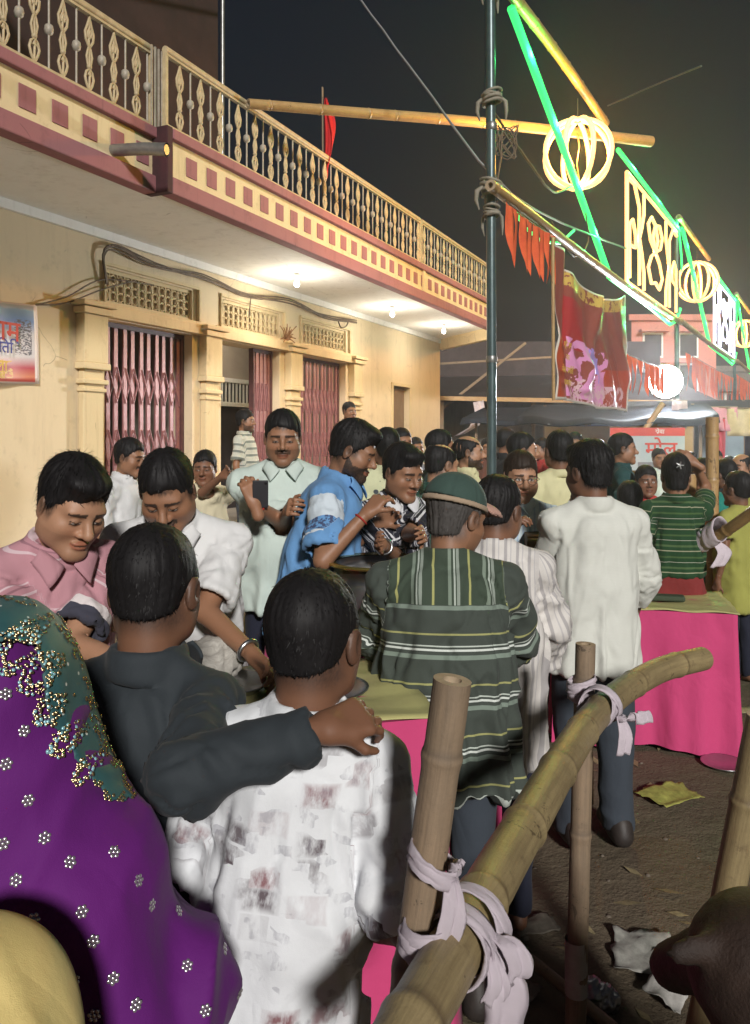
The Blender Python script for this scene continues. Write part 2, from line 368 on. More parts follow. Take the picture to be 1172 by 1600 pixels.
for k in range(26):
    a = rng.uniform(0, 6.28); b_ = rng.uniform(-.4, 1.2); L_ = rng.uniform(.08, .24)
    p = Vector((10.05, .14, 3.08)); q = p+Vector((math.cos(a)*L_*.8, rng.uniform(0, .12), math.sin(b_)*L_*1.2)); pk.tube([p, (p+q)/2+Vector((0, .02, .02)), q], .008, 4)
pk = pk.build('dried_leaf_bunch', pmat('dry_leaf', (.3, .16, .07), (.2, .1, .05), 20), None, BM); tag(pk, 'dried brown leaf bunch hung at the middle doorway corner', 'garland')

ib = empty('ceiling_bulb', BM @ Vector((10.42, -.75, 3.4)), 0, 'lamp inside the middle doorway, behind the lintel', 'bulb'); MB().lathe([(0, -.02), (.03, -.04), (.03, -.1), (0, -.12)], 10).build('glass', M['bulb'], ib)
L = bpy.data.lights.new('bulb_light', 'POINT'); L.energy = 22; L.color = (1, .9, .75); L.shadow_soft_size = .05; lo = link(bpy.data.objects.new('bulb_light', L), ib); lo.location = (0, 0, -.2)
# ------------------------------------------------------------------ ground
t = NT('trodden_earth'); v = t.co('Object')
c = t.ramp(t.noise(.7, 6, .6, v), [(.3, (.19, .15, .105)), (.5, (.15, .12, .08)), (.66, (.12, .12, .06)), (.8, (.1, .11, .05))])
c = t.mix(t.math('MULTIPLY', t.noise(9, 6, .75, v), .55), c, (.07, .05, .035))
t.base(c, .93, 0, .2); t.bump(t.math('ADD', t.noise(6, 6, .7, v), t.math('MULTIPLY', t.noise(60, 4, .7, v), .35)), .55, .05)
N_ = 120; gx = np.concatenate([np.linspace(-60, -4, 20, endpoint=False), np.linspace(-4, 8, 80), np.linspace(8.2, 90, 24)]); gy = np.concatenate([np.linspace(-30, 0, 10, endpoint=False), np.linspace(0, 10, 80), np.linspace(10.3, 120, 36)])
GX, GY = np.meshgrid(gx, gy, indexing='ij')
def ground_z(x, y): return .018*np.sin(x*2.1+y*1.3)+.012*np.sin(x*4.7-y*3.1)+.008*np.sin(x*9.3+y*7.7)-.02
GV = np.stack([GX, GY, ground_z(GX, GY)], -1).reshape(-1, 3); ny_ = len(gy)
ii, jj = np.meshgrid(np.arange(len(gx)-1), np.arange(ny_-1), indexing='ij'); b0 = (ii*ny_+jj).ravel()
tag(obj('ground', mesh_np('ground', GV, np.stack([b0, b0+ny_, b0+ny_+1, b0+1], 1)), t.m), kind='structure')

# ------------------------------------------------------------------ bamboo
def mat_bamboo(name, c1, c2, c3, rough=.42):
    t = NT(name); v = t.co('Object'); n = t.noise(5, 6, .7, v); n2 = t.noise(22, 5, .75, v)
    c = t.ramp(n, [(.3, c1), (.62, c2)]); c = t.mix(t.math('MULTIPLY', t.math('SUBTRACT', n2, .56), 4.0), c, c3)
    mp_ = t.n('Mapping'); t.l(t.attr('bam').outputs['Vector'], mp_.inputs[0]); mp_.inputs['Scale'].default_value = (5, 2.2, 1); st_ = t.noise(2.2, 6, .75, mp_.outputs[0]); c = t.mix(t.math('MULTIPLY', t.math('SUBTRACT', st_, .47), 2.2), c, c3); c = t.mix(t.math('MULTIPLY', t.math('SUBTRACT', .44, st_), 2.5), c, tuple(min(1, x*1.35) for x in c1))
    mo_ = t.noise(9, 5, .8, t.co('Object'), 1.0); c = t.mix(t.math('MULTIPLY', t.math('GREATER_THAN', mo_, .63), .7), c, tuple(x*.5 for x in c3))
    a = t.attr('ring'); c = t.mix(t.math('MULTIPLY', a.outputs['Fac'], .75), c, c3)
    r_ = t.math('ADD', t.math('MULTIPLY', n2, .35), rough-.15); t.base(c, rough, 0, .5); t.l(r_, t.b.inputs['Roughness'])
    t.bump(t.math('ADD', t.noise(90, 4, .7, t.co('Object')), t.math('MULTIPLY', st_, 1.5)), .35, .003); return t.m
M['bamboo'] = mat_bamboo('bamboo_skin', (.31, .24, .12), (.23, .175, .09), (.1, .065, .035))
M['bamboo_old'] = mat_bamboo('weathered_bamboo', (.27, .19, .12), (.2, .145, .095), (.11, .08, .055), .7)
M['bamboo_pale'] = mat_bamboo('pale_bamboo', (.46, .3, .13), (.36, .22, .09), (.2, .12, .05))
M['pith'] = pmat('bamboo_pith', (.4, .31, .21), (.3, .22, .14), 30, .9, bscale=140)
def bamboo(name, pts, r0, r1, mat, parent=None, node=.32, seg=20, hollow=True, rs=3):
    rr_ = random.Random(rs); P = [Vector(p) for p in pts]; L = [0]
    for i in range(1, len(P)): L.append(L[-1]+(P[i]-P[i-1]).length)
    T = L[-1]; st = sorted(set([0.0, T]+[k*.04 for k in range(int(T/.04)+1)]))
    nodes = []; x = rr_.uniform(.08, node)
    while x < T: nodes.append((x, rr_.uniform(.8, 1.3))); x += node*rr_.uniform(.75, 1.2)
    st = sorted(set(st+[n+e for n, _ in nodes for e in (-.022, -.01, -.004, .0, .004, .01, .022) if 0 < n+e < T]))
    path = []; rad = []; ring = []
    for s_ in st:
        i = max(j for j in range(len(L)) if L[j] <= s_+1e-9); i = min(i, len(P)-2); f = (s_-L[i])/max(L[i+1]-L[i], 1e-6)
        p0, p1, p2, p3 = P[max(i-1, 0)], P[i], P[i+1], P[min(i+2, len(P)-1)]
        q = .5*((2*p1)+(p2-p0)*f+(2*p0-5*p1+4*p2-p3)*f*f+(3*p1-p0-3*p2+p3)*f**3)
        r = r0+(r1-r0)*s_/T; g = 0
        for n, a in nodes:
            d = s_-n; r += r0*.085*a*math.exp(-(d/.011)**2)-r0*.05*math.exp(-((d-.016)/.006)**2); g = max(g, math.exp(-((d-.012)/.006)**2))
        path.append(q); rad.append(r*rr_.uniform(.995, 1.005)); ring.append(g)
    m = MB(); m.tube(path, rad, seg, caps=not hollow)
    nb = len(m.v)
    if hollow:                                             # open cut ends: annulus and a dark bore
        for e, i0, i1 in ((0, 0, 1), (1, len(path)-1, len(path)-2)):
            base = (0 if e == 0 else (len(path)-1)*seg); d = (path[i1]-path[i0]).normalized(); c = path[i0]
            ob = [Vector(m.v[base+k]) for k in range(seg)]; inn = [c+(p-c)*.5 for p in ob]; deep = [p+d*.06 for p in inn]
            m.add(ob+inn+deep, [(k, (k+1) % seg, seg+(k+1) % seg, seg+k) for k in range(seg)]+[(seg+k, seg+(k+1) % seg, 2*seg+(k+1) % seg, 2*seg+k) for k in range(seg)]+[tuple(range(2*seg, 3*seg))])
    o = m.build(name, mat, parent); at_ = o.data.attributes.new('ring', 'FLOAT', 'POINT')
    bv = np.zeros((len(o.data.vertices), 3), np.float32); nb_ = len(path)*seg; k_ = np.arange(nb_); bv[:nb_, 0] = np.abs((k_ % seg)/seg-.5)*2; bv[:nb_, 1] = np.repeat(st, seg); bv[:nb_, 2] = rs; o.data.attributes.new('bam', 'FLOAT_VECTOR', 'POINT').data.foreach_set('vector', bv.ravel())
    vals = np.zeros(len(o.data.vertices)); vals[:nb if hollow else len(path)*seg] = np.repeat(ring, seg)[:nb]; at_.data.foreach_set('value', vals)
    if hollow:
        o.data.materials.append(M['pith']); mi = np.zeros(len(o.data.polygons), np.int32); mi[(len(path)-1)*seg:] = 1; o.data.polygons.foreach_set('material_index', mi)
    return o

# ------------------------------------------------------------------ row of lights along the street: frame a (along), z
AA = R(30.4); AU = Vector((math.sin(AA), math.cos(AA), 0)); A0 = Vector((1.02, 7.0, 0)); AN = Vector((math.cos(AA), -math.sin(AA), 0))
def ap(s_, z, o=0): p = A0+AU*s_+AN*o; return Vector((p.x, p.y, z))
LOZ, HIZ, BAY = 3.79, 5.52, 9.0
M['green'] = emat('green_rope_light', (.045, 1.0, .2), 1.35)
M['amber'] = emat('warm_rope_light', (1.0, .58, .22), 1.65)
M['white_neon'] = emat('cool_rope_light', (.82, .78, 1.0), 1.8)
M['blue_neon'] = emat('violet_led_strip', (.14, .06, 1.0), 3)
M['cloth_white'] = pmat('torn_white_cloth', (.62, .56, .6), (.5, .45, .5), 12, .9, bump=.4, bscale=300, bdist=.001)
M['orange'] = pmat('orange_bunting_cloth', (.75, .13, .04), (.6, .08, .03), 6, .8, bump=.2)
# steel poles
def steel_pole(s_, top, label):
    p = empty('street_pole', ap(s_, 0), 0, label, 'pole', 'steel poles carrying the festival lights')
    MB().tube([(0, 0, -.1), (0, 0, 2.2), (-.012, 0, top)], .042, 14).build('shaft', M['steel'], p)
    MB().lathe([(.044, 0), (.048, .01), (.048, .05), (.044, .06)], 14, (0, 0, 2.3)).lathe([(.044, 0), (.05, .01), (.05, .06), (.044, .07)], 14, (0, 0, 4.33)).build('collar', M['grey_metal'], p)
    return p
sp = steel_pole(0, 5.75, 'tall blue-green steel pole beside the hanging red banner')
steel_pole(BAY, 5.7, 'steel pole behind the glaring floodlight'); steel_pole(2*BAY, 5.7, 'farthest steel pole under the row of lights')
# rag knots and dangling string on the near pole
def rag_knot(loc, r, parent=None, name='rag_knot', m=None, n=5, tails=2, tl=.16, seed=1):
    rr_ = random.Random(seed); k = MB()
    for i in range(n):
        z = (i/(max(n-1, 1))-.5)*r*1.2; ph = rr_.uniform(0, 6.28)
        k.tube([(math.cos(a)*r*(1+.12*math.sin(3*a+ph)), math.sin(a)*r*(1+.12*math.cos(2*a+ph)), z+.25*r*math.sin(a+ph)) for a in np.linspace(0, 2*math.pi, 14, endpoint=False)], r*.22*rr_.uniform(.7, 1.2), 6, closed=True)
    for i in range(tails):
        a = rr_.uniform(0, 6.28); d = Vector((math.cos(a), math.sin(a), 0)); p = d*r
        k.tube([p, p+d*r*.6+Vector((0, 0, -.2*tl)), p+d*r*.7+Vector((0, 0, -.6*tl)), p+d*r*.5+Vector((.01, 0, -tl))], [r*.2, r*.28, r*.22, r*.08], 6)
    o = k.build(name, m or M['cloth_white'], parent); o.location = loc; return o
for z, r_, sd in ((5.6, .07, 2), (4.62, .075, 3), (3.83, .085, 4), (3.62, .06, 9)):
    rag_knot((0, -.01, z), r_, sp, m=pmat('weathered_rope', (.28, .25, .2), (.2, .18, .14), 20), seed=sd, tl=.2)
cl_ = MB()
for k in range(6):
    cl_.tube([(.13+.07*math.cos(a+k)*(1+.1*k), -.02+.02*k/6, 4.2+.13*math.sin(a)+.01*k) for a in np.linspace(0, 6.2, 14)], .006, 5)
cl_.tube([(.05, -.02, 4.37), (.09, -.02, 4.33), (.08, -.02, 4.1), (.05, -.02, 3.9)], .008, 5); cl_.build('cord_coil', M['wire'], sp)
# bamboo members
cb_ = bamboo('bamboo_pole', [at(388, 162, 8.1), at(560, 176, 8.75), at(768, 193, 9.6), at(1017, 221, 10.8)], .05, .072, M['bamboo_pale'], node=.5, rs=5)
tag(cb_, 'long bamboo pole reaching from the balcony rail past the steel pole', 'bamboo pole')
ub = bamboo('bamboo_pole', [ap(-.25, 5.66, .06), ap(1.7, 5.68, .06), ap(3.65, 5.62, .06)], .055, .05, M['bamboo_pale'], node=.5, rs=6)
tag(ub, 'bamboo pole slanting from the steel pole top above the glowing lantern', 'bamboo pole')
for k in range(3):
    lb = bamboo('bamboo_pole', [ap(k*BAY-.2, LOZ, .07), ap(k*BAY+4.5, LOZ-.06, .07), ap(k*BAY+8.9, LOZ-.04, .07)], .05, .045, M['bamboo_pale'], node=.5, rs=8+k, seg=10)
    tag(lb, ['bamboo pole from which the red banner and orange bunting hang', 'bamboo pole running on behind the floodlight, under the second lantern', 'farthest bamboo pole of the row of lights'][k], 'bamboo pole')
    if k:
        hb = bamboo('bamboo_pole', [ap(k*BAY-.2, 5.66, .06), ap(k*BAY+3.6, 5.62, .06)], .05, .045, M['bamboo_pale'], node=.5, rs=12+k, seg=10)
        tag(hb, ['', 'bamboo pole above the second glowing lantern', 'bamboo pole above the third glowing lantern'][k], 'bamboo pole')
NR = .02
def glow(parent, p, e, col, size=.06):
    L = bpy.data.lights.new('lamp_light', 'POINT'); L.energy = e; L.color = col; L.shadow_soft_size = size; o = link(bpy.data.objects.new('lamp_light', L), parent); o.location = Vector(p)-parent.location; return o
GREEN, AMBER, COOL = (.05, 1.0, .2), (1.0, .4, .06), (.75, .7, 1.0)
def neon(name, pts, m, r=NR, parent=None, smooth=False):
    return MB().tube(pts, r, 6).build(name, m, parent)
def lantern(s_, z, r, label, m):
    e = empty('lantern', ap(s_, z), 0, label, 'lantern', 'glowing wire lanterns')
    for k in range(8):
        a0 = math.pi*k/4+.2
        pts = [(r*math.sin(p)*math.cos(a0), r*math.sin(p)*math.sin(a0), r*.98*math.cos(p)) for p in np.linspace(.12, math.pi-.12, 15)]
        MB().tube(pts, .027, 6).build('rib_light', m, e)
    glow(e, ap(s_, z), 430, AMBER, .12)
    MB().tube([(0, 0, r), (0, 0, HIZ+.05-z)], .006, 5).build('hanger', M['wire'], e)
    MB().tube([(0, 0, r*.6), (.02, 0, .2*r), (-.01, 0, -.3*r), (.03, 0, -.9*r), (.05, .0, -1.25*r)], .006, 5).build('lead_wire', M['wire'], e)
    MB().lathe([(0, r*1.02), (.05, r), (.06, r*.96), (0, r*.93)], 10).build('top_cap', M['grey_metal'], e)
    MB().lathe([(0, -r*1.02), (.05, -r), (.06, -r*.96), (0, -r*.93)], 10).build('bottom_cap', M['grey_metal'], e)
lantern(2.62, 4.93, .4, 'round amber wire lantern glowing over the red banner', M['amber'])
lantern(11.3, 4.9, .42, 'second round amber wire lantern along the row', M['amber'])
lantern(20.6, 4.85, .42, 'third round amber wire lantern, far along the row', M['amber'])
def spiral(cx, cz, r, turns, a0, sgn, n=18): return [(cx+sgn*r*(1-k/n*.75)*math.cos(a0+turns*6.28*k/n), cz+r*1.5*(1-k/n*.75)*math.sin(a0+turns*6.28*k/n)) for k in range(n+1)]
def panel(s0, s1, m, label, fr):
    e = empty('light_panel', ap(s0, LOZ+.05), 0, label, 'light panel', 'framed scroll light panels')
    W, H_ = s1-s0, 1.56
    def add(name, pts, r=.026): MB().tube([tuple(ap(s0+a*W, LOZ+.07+b*H_)-e.location) for a, b in pts], r, 6).build(name, m, e)
    add('frame_light', [(0, 0), (0, 1)], .03); add('frame_light', [(0, 1), (1, 1)], .024); add('frame_light', [(1, 1), (1, 0)], .024); add('frame_light', [(1, 0), (0, 0)], .024)
    for sg, x0 in ((1, 0), (-1, 1)):
        f = lambda a: x0+sg*a
        add('scroll_light', [(f(.0), .95), (f(.12), .97), (f(.2), .8), (f(.2), .45), (f(.2), .05)])
        add('scroll_light', [(f(.04), .05), (f(.04), .55), (f(.09), .62), (f(.14), .5), (f(.14), .38), (f(.06), .36)])
        add('scroll_light', [(f(.28), .98), (f(.28), .78), (f(.24), .62), (f(.2), .5), (f(.24), .38), (f(.28), .2), (f(.28), .03)])
        add('scroll_light', [(f(a), b) for a, b in [(.5, .52), (.4, .6), (.36, .74), (.42, .84), (.5, .8), (.55, .66), (.5, .52), (.42, .44), (.36, .3), (.42, .16), (.5, .2)]])
    for a in (.2, .5, .8): glow(e, ap(s0+a*W, LOZ+.07+.5*H_, -.06), 60, AMBER if m is M['amber'] else COOL)
    return e
panel(5.05, 9.05, M['amber'], 'amber light panel of scrolls in a tall frame above the floodlight', 0)
panel(13.9, 17.9, M['white_neon'], 'cool white light panel of scrolls beyond the second lantern', 0)
panel(22.6, 26.6, M['amber'], 'far amber light panel at the right edge', 0)
for k in range(3):
    b = k*BAY; rl = empty('rope_light', ap(b, LOZ), 0, ['green rope light zigzagging from the near steel pole', 'green rope light zigzagging from the second steel pole', 'green rope light zigzagging from the farthest pole'][k], 'rope light', 'green rope lights')
    def g(name, pts, r=.04): MB().tube([tuple(Vector(p)-rl.location) for p in pts], r, 6).build(name, M['green'], rl)
    g('rope', [ap(b+.42, 5.6, .02), ap(b+2.2, 4.7, .02), ap(b+4.0, LOZ-.05, .02)])
    g('rope', [ap(b+4.02, LOZ-.06, .02), ap(b+6.5, LOZ-.1, .02), ap(b+8.2, LOZ-.16, .02), ap(b+8.7, LOZ-.05, .02), ap(b+9.2, LOZ+.25, .02)], .03)
    g('rope', [ap(b+4.45, HIZ+.02, .02), ap(b+6.8, HIZ+.0, .02), ap(b+9.1, HIZ-.04, .02)], .032)
    g('rope', [ap(b+9.1, HIZ-.06, .02), ap(b+9.35, HIZ-.5, .02), ap(b+9.4, HIZ-.75, .02)], .02)
    for a, z_ in ((.9, 5.35), (1.7, 4.95), (2.5, 4.55), (3.3, 4.15), (5.0, LOZ-.02), (6.6, LOZ-.05), (8.0, LOZ-.1), (5.4, HIZ+.06), (7.2, HIZ+.06), (8.9, HIZ)): glow(rl, ap(b+a, z_, .08), 42 if k == 0 else 12, GREEN)
    if k == 0: g('rope', [ap(.45, LOZ-.02, .02), ap(.8, LOZ-.13, .02), ap(1.3, LOZ-.16, .02), ap(1.9, LOZ-.05, .02), ap(2.4, LOZ+.2, .02)], .016)
# wires slung from the lantern back to the pole and the long service cable
for pts, r_, l_ in (([at(555, -12, 9.0), at(660, 130, 7.9), at(768, 272, 7.05), at(860, 340, 8.4), at(978, 388, 11)], .012, 'grey cable slanting across the night sky to the steel pole'),
                    ([at(950, 165, 18), at(1030, 130, 16), at(1096, 103, 14)], .016, 'thin cable end catching the light high on the right'),
                    ([ap(.0, 4.6, -.05), ap(.9, 4.35), ap(1.7, 4.25), ap(2.4, 4.5)], .012, 'twisted yellow wire drooping from the pole to the lantern'),
                    ([ap(1.6, 3.9, .02), ap(2.4, 3.7, .02), ap(3.0, 4.0, .02), ap(2.8, 4.4, .02)], .008, 'loose thin wire looping below the near lantern')):
    o = wire(pts, r_, None, M['blackwire'] if 'grey' in l_ or 'thin cable' in l_ else M['wire'], .004, 'cable', None); tag(o, l_, 'cable')
# orange bunting: each pennant a part
def bunting(s0, s1, z, n, drop, label, o_=.09):
    e = empty('bunting', ap(s0, z), 0, label, 'bunting', 'orange pennant buntings')
    for k in range(n):
        a, b = s0+(s1-s0)*k/n, s0+(s1-s0)*(k+.96)/n; m = MB(); rows = 7; V = []; ph = rng.uniform(0, 6)
        for i in range(rows):
            f = i/(rows-1); wd = (1-f)**.85
            for j in range(5):
                u_ = (j/4-.5)*wd+.5; V.append(ap(a+(b-a)*u_+.03*f*math.sin(ph), z-.03*math.sin(math.pi*(k+u_)/n)-drop*f*rng.uniform(.97, 1.0), o_+.03*math.sin(ph+u_*5+f*3)*(.3+f))-e.location)
        m.add(V, [(i*5+j, i*5+j+1, i*5+j+6, i*5+j+5) for i in range(rows-1) for j in range(4)], True); p = m.build('pennant', M['orange'], e)
        s_ = p.modifiers.new('solid', 'SOLIDIFY'); s_.thickness = .003
    wire([ap(s0, z+.01, o_), ap((s0+s1)/2, z-.01, o_), ap(s1, z+.01, o_)], .006, e, M['wire'], 0, 'string', None)
bunting(.1, 1.5, LOZ-.07, 8, .52, 'orange pennants hanging between the steel pole and the red banner')
bunting(4.6, 7.3, LOZ-1.0, 7, .5, 'orange pennants below the amber panel, right of the red banner')
bunting(9.4, 17.0, LOZ-.55, 12, .7, 'orange-red pennants under the second lantern')
bunting(17.5, 26, LOZ-.4, 10, .9, 'orange-red pennants at the far right under the lights')

# ------------------------------------------------------------------ banners and writing
def text_on(name, s_, size, loc, rot, m, parent, align='CENTER', sx=1):
    cu = bpy.data.curves.new(name, 'FONT'); cu.body = s_; cu.size = size; cu.align_x = align; cu.align_y = 'CENTER'; cu.extrude = .0006; cu.materials.append(m); cu.offset = size*.012
    tmp = bpy.data.objects.new(name, cu); COL.objects.link(tmp); bpy.context.view_layer.update(); me = bpy.data.meshes.new_from_object(tmp); bpy.data.objects.remove(tmp)
    o = tag(link(bpy.data.objects.new(name, me), parent), kind='stuff'); o.location = loc; o.rotation_euler = rot; o.scale = (sx, 1, 1); return o
def flat(name, col, rough=.6): return pmat(name, col, tuple(c*.85 for c in col), 8, rough, bump=0)
INK = {k: flat('ink_'+k, c, .55) for k, c in dict(red=(.55, .06, .04), blue=(.05, .06, .28), yellow=(.7, .45, .08), black=(.05, .04, .05), pink=(.6, .12, .2), white=(.7, .65, .62), orange=(.62, .18, .06)).items()}
def cloth_sheet(name, f, nu, nv, m, parent, thick=.002):
    V = []; UV = []
    for i in range(nu+1):
        for j in range(nv+1): V.append(f(i/nu, j/nv)); UV.append((i/nu, j/nv))
    me = mesh_np(name, np.array([tuple(p) for p in V]), [(i*(nv+1)+j, (i+1)*(nv+1)+j, (i+1)*(nv+1)+j+1, i*(nv+1)+j+1) for i in range(nu) for j in range(nv)])
    a = me.attributes.new('uvc', 'FLOAT_VECTOR', 'POINT'); a.data.foreach_set('vector', np.array([(u_, v_, 0) for u_, v_ in UV], np.float32).ravel())
    o = obj(name, me, m, parent)
    if thick: o.modifiers.new('solid', 'SOLIDIFY').thickness = thick
    return o
# red hanging banner: crumpled print; the print is flat colour fields, its folds are geometry
t = NT('red_banner_print'); uv = t.attr('uvc'); sx_ = t.n('SeparateXYZ'); t.l(uv.outputs['Vector'], sx_.inputs[0]); U, Vv = sx_.outputs[0], sx_.outputs[1]
def rect(t, U, V, u0, u1, v0, v1):
    a = t.math('MULTIPLY', t.math('GREATER_THAN', U, u0), t.math('LESS_THAN', U, u1)); b = t.math('MULTIPLY', t.math('GREATER_THAN', V, v0), t.math('LESS_THAN', V, v1)); return t.math('MULTIPLY', a, b)
sc2 = t.n('Mapping'); t.l(uv.outputs['Vector'], sc2.inputs[0]); sc2.inputs['Scale'].default_value = (3.1, 1.5, 1)
c = t.mix(t.noise(2, 4, .6, sc2.outputs[0]), (.34, .075, .06), (.2, .06, .045))
c = t.mix(rect(t, U, Vv, .0, .12, 0, .42), c, (.42, .07, .03)); c = t.mix(rect(t, U, Vv, .14, .32, .42, .8), c, (.36, .03, .035)); c = t.mix(rect(t, U, Vv, .55, .99, .03, .35), c, (.4, .06, .03))
blob = t.math('GREATER_THAN', t.noise(3.2, 3, .5, sc2.outputs[0], 1.2), .47); m1 = t.math('MULTIPLY', rect(t, U, Vv, .16, .62, .04, .5), blob)
c = t.mix(m1, c, (.72, .3, .55)); m2 = t.math('MULTIPLY', rect(t, U, Vv, .36, .55, .22, .5), t.math('GREATER_THAN', t.noise(4.5, 3, .5, sc2.outputs[0], .8), .46)); c = t.mix(m2, c, (.42, .3, .75))
m3 = t.math('MULTIPLY', rect(t, U, Vv, .2, .95, .02, .2), t.math('GREATER_THAN', t.noise(7, 4, .6, sc2.outputs[0], 1.5), .52)); c = t.mix(m3, c, (.7, .45, .5))
m4 = t.math('MULTIPLY', rect(t, U, Vv, .1, .95, .88, 1), t.math('GREATER_THAN', t.noise(9, 4, .6, sc2.outputs[0]), .45)); c = t.mix(m4, c, (.6, .4, .1))
ed = t.math('SUBTRACT', 1.0, rect(t, U, Vv, .012, .985, .02, .985)); c = t.mix(ed, c, (.62, .57, .5))
t.base(c, .3, 0, .6); t.bump(t.noise(14, 4, .6, sc2.outputs[0]), .2, .01); M['redbanner'] = t.m
bn = empty('hanging_banner', ap(1.35, LOZ-.1, .12), 0, 'crumpled glossy red festival banner hanging from the bamboo pole', 'banner')
def fold_b(u_, v_):
    s_ = 1.4+3.12*u_; top = LOZ-.22-.42*math.sin(math.pi*min(1, u_*1.02))**.8*(0.45 if u_ < .1 else 1)*.55-.0*u_
    if u_ < .12: top = LOZ-.16
    bot = 2.03-.04*u_+.015*math.sin(u_*9)
    z = bot+(top-bot)*v_
    f = .035*math.sin(u_*19+v_*5)*(1-.5*v_)+.05*math.exp(-((u_-.42-.25*(v_-.5))/.05)**2)*(v_ > .1)-.06*math.exp(-((u_-.14)/.025)**2)+.05*math.exp(-((u_-.72+.35*(v_-.9))/.035)**2)*max(0, v_-.3)
    f += .03*math.sin(u_*41+v_*17)*math.exp(-((v_-.35)/.2)**2)
    return ap(s_, z, .12+f)-bn.location
cloth_sheet('sheet', fold_b, 90, 48, M['redbanner'], bn)
for k, w_ in enumerate(('श्री राम', 'जय', 'मेला समिति', 'स्वागत')):
    p = ap(1.58, 2.6-.13*k, .2)-bn.location; text_on('lettering', w_, .09, p, (R(90), 0, -AA+R(90)), INK['orange'] if 0 else INK['yellow'], bn)
p_ = MB().tube([ap(1.33, LOZ-.12, .12)-bn.location, ap(1.36, 2.02, .12)-bn.location], .018, 6); p_.build('batten', M['bamboo_pale'], bn)
# banner on the wall at the left
wbn = empty('wall_banner', BM @ Vector((5.1, .02, 2.1)), 0, 'printed banner with red and blue lettering tied to the ochre wall', 'banner')
t = NT('wall_banner_print'); uv = t.attr('uvc'); sx_ = t.n('SeparateXYZ'); t.l(uv.outputs['Vector'], sx_.inputs[0]); U, Vv = sx_.outputs[0], sx_.outputs[1]
c = t.ramp(Vv, [(0, (.62, .5, .48)), (.035, (.5, .06, .05)), (.09, (.6, .2, .1)), (.2, (.45, .05, .08)), (.34, (.62, .58, .6)), (.62, (.6, .57, .6)), (.78, (.14, .25, .55)), (.92, (.2, .32, .5)), (.97, (.4, .4, .4))])
c = t.mix(t.math('MULTIPLY', rect(t, U, Vv, .915, .975, .36, .8), t.math('GREATER_THAN', t.noise(70, 3), .5)), c, (.12, .11, .14))
c = t.mix(t.math('MULTIPLY', rect(t, U, Vv, 0, .9, .06, .34), t.math('GREATER_THAN', t.noise(16, 3, .6), .55)), c, (.65, .4, .12))
ed = t.math('SUBTRACT', 1.0, rect(t, U, Vv, .01, .985, .02, .98)); c = t.mix(ed, c, (.62, .52, .48)); t.base(c, .45, 0, .5)
cloth_sheet('sheet', lambda u_, v_: BM @ Vector((2.6+3.02*u_+.05*(1-v_)*u_, .02+.02*math.sin(u_*25+v_*2)+.03*abs(math.sin(u_*9)), 2.15+.75*v_+.02*math.sin(u_*7)))-wbn.location, 60, 12, t.m, wbn)
RB = (R(90), 0, -TH+R(90))
for s_, x, z, sz, ink in (('श्री राम', 5.02, 2.62, .26, 'red'), ('समिति', 5.14, 2.47, .15, 'blue'), ('मेला', 5.15, 2.3, .14, 'yellow'), ('स्वागत', 5.1, 2.22, .1, 'yellow')):
    p = BM @ Vector((x, .085, z))-wbn.location; text_on('lettering', s_, sz, p, RB, INK[ink], wbn)

# ------------------------------------------------------------------ floodlight on the second pole and lamps beyond
M['flood'] = emat('floodlight_glass', (.95, .97, 1.0), 110); M['lamp_small'] = emat('stall_tube_glow', (1, .95, .85), 40)
def flood(px, py, d, r, e, label):
    p = at(px, py, d); f = empty('floodlight', p, 0, label, 'floodlight', 'floodlights of the fair')
    to = (Vector((0, 0, EYE-.6))-p).normalized(); q = to.to_track_quat('Z', 'Y').to_matrix().to_4x4()
    MB().lathe([(0, -.12), (r*.6, -.1), (r, 0), (r*1.05, .03), (r*.98, .03)], 18).build('housing', M['grey_metal'], f, q)
    MB().lathe([(r*.97, .02), (r*.6, .035), (0, .04)], 18).build('lens', M['flood'], f, q)
    MB().tube([q @ Vector((0, 0, -.1)), q @ Vector((0, 0, -.1))+Vector((.05, .12, -.05)), q @ Vector((0, 0, -.1))+Vector((.1, .25, 0))], .015, 6).build('bracket', M['grey_metal'], f)
    L = bpy.data.lights.new('flood_beam', 'SPOT'); L.energy = e; L.spot_size = R(105); L.spot_blend = .6; L.color = (.92, .96, 1); L.shadow_soft_size = r
    lo = link(bpy.data.objects.new('flood_beam', L), f); lo.location = to*.1; lo.rotation_euler = (-to).to_track_quat('Z', 'Y').to_euler()
flood(1040, 596, 14.3, .3, 2600, 'glaring round floodlight on the second pole')
flood(1081, 662, 18, .14, 300, 'small white floodlight under the stall roof behind the floodlit pole')
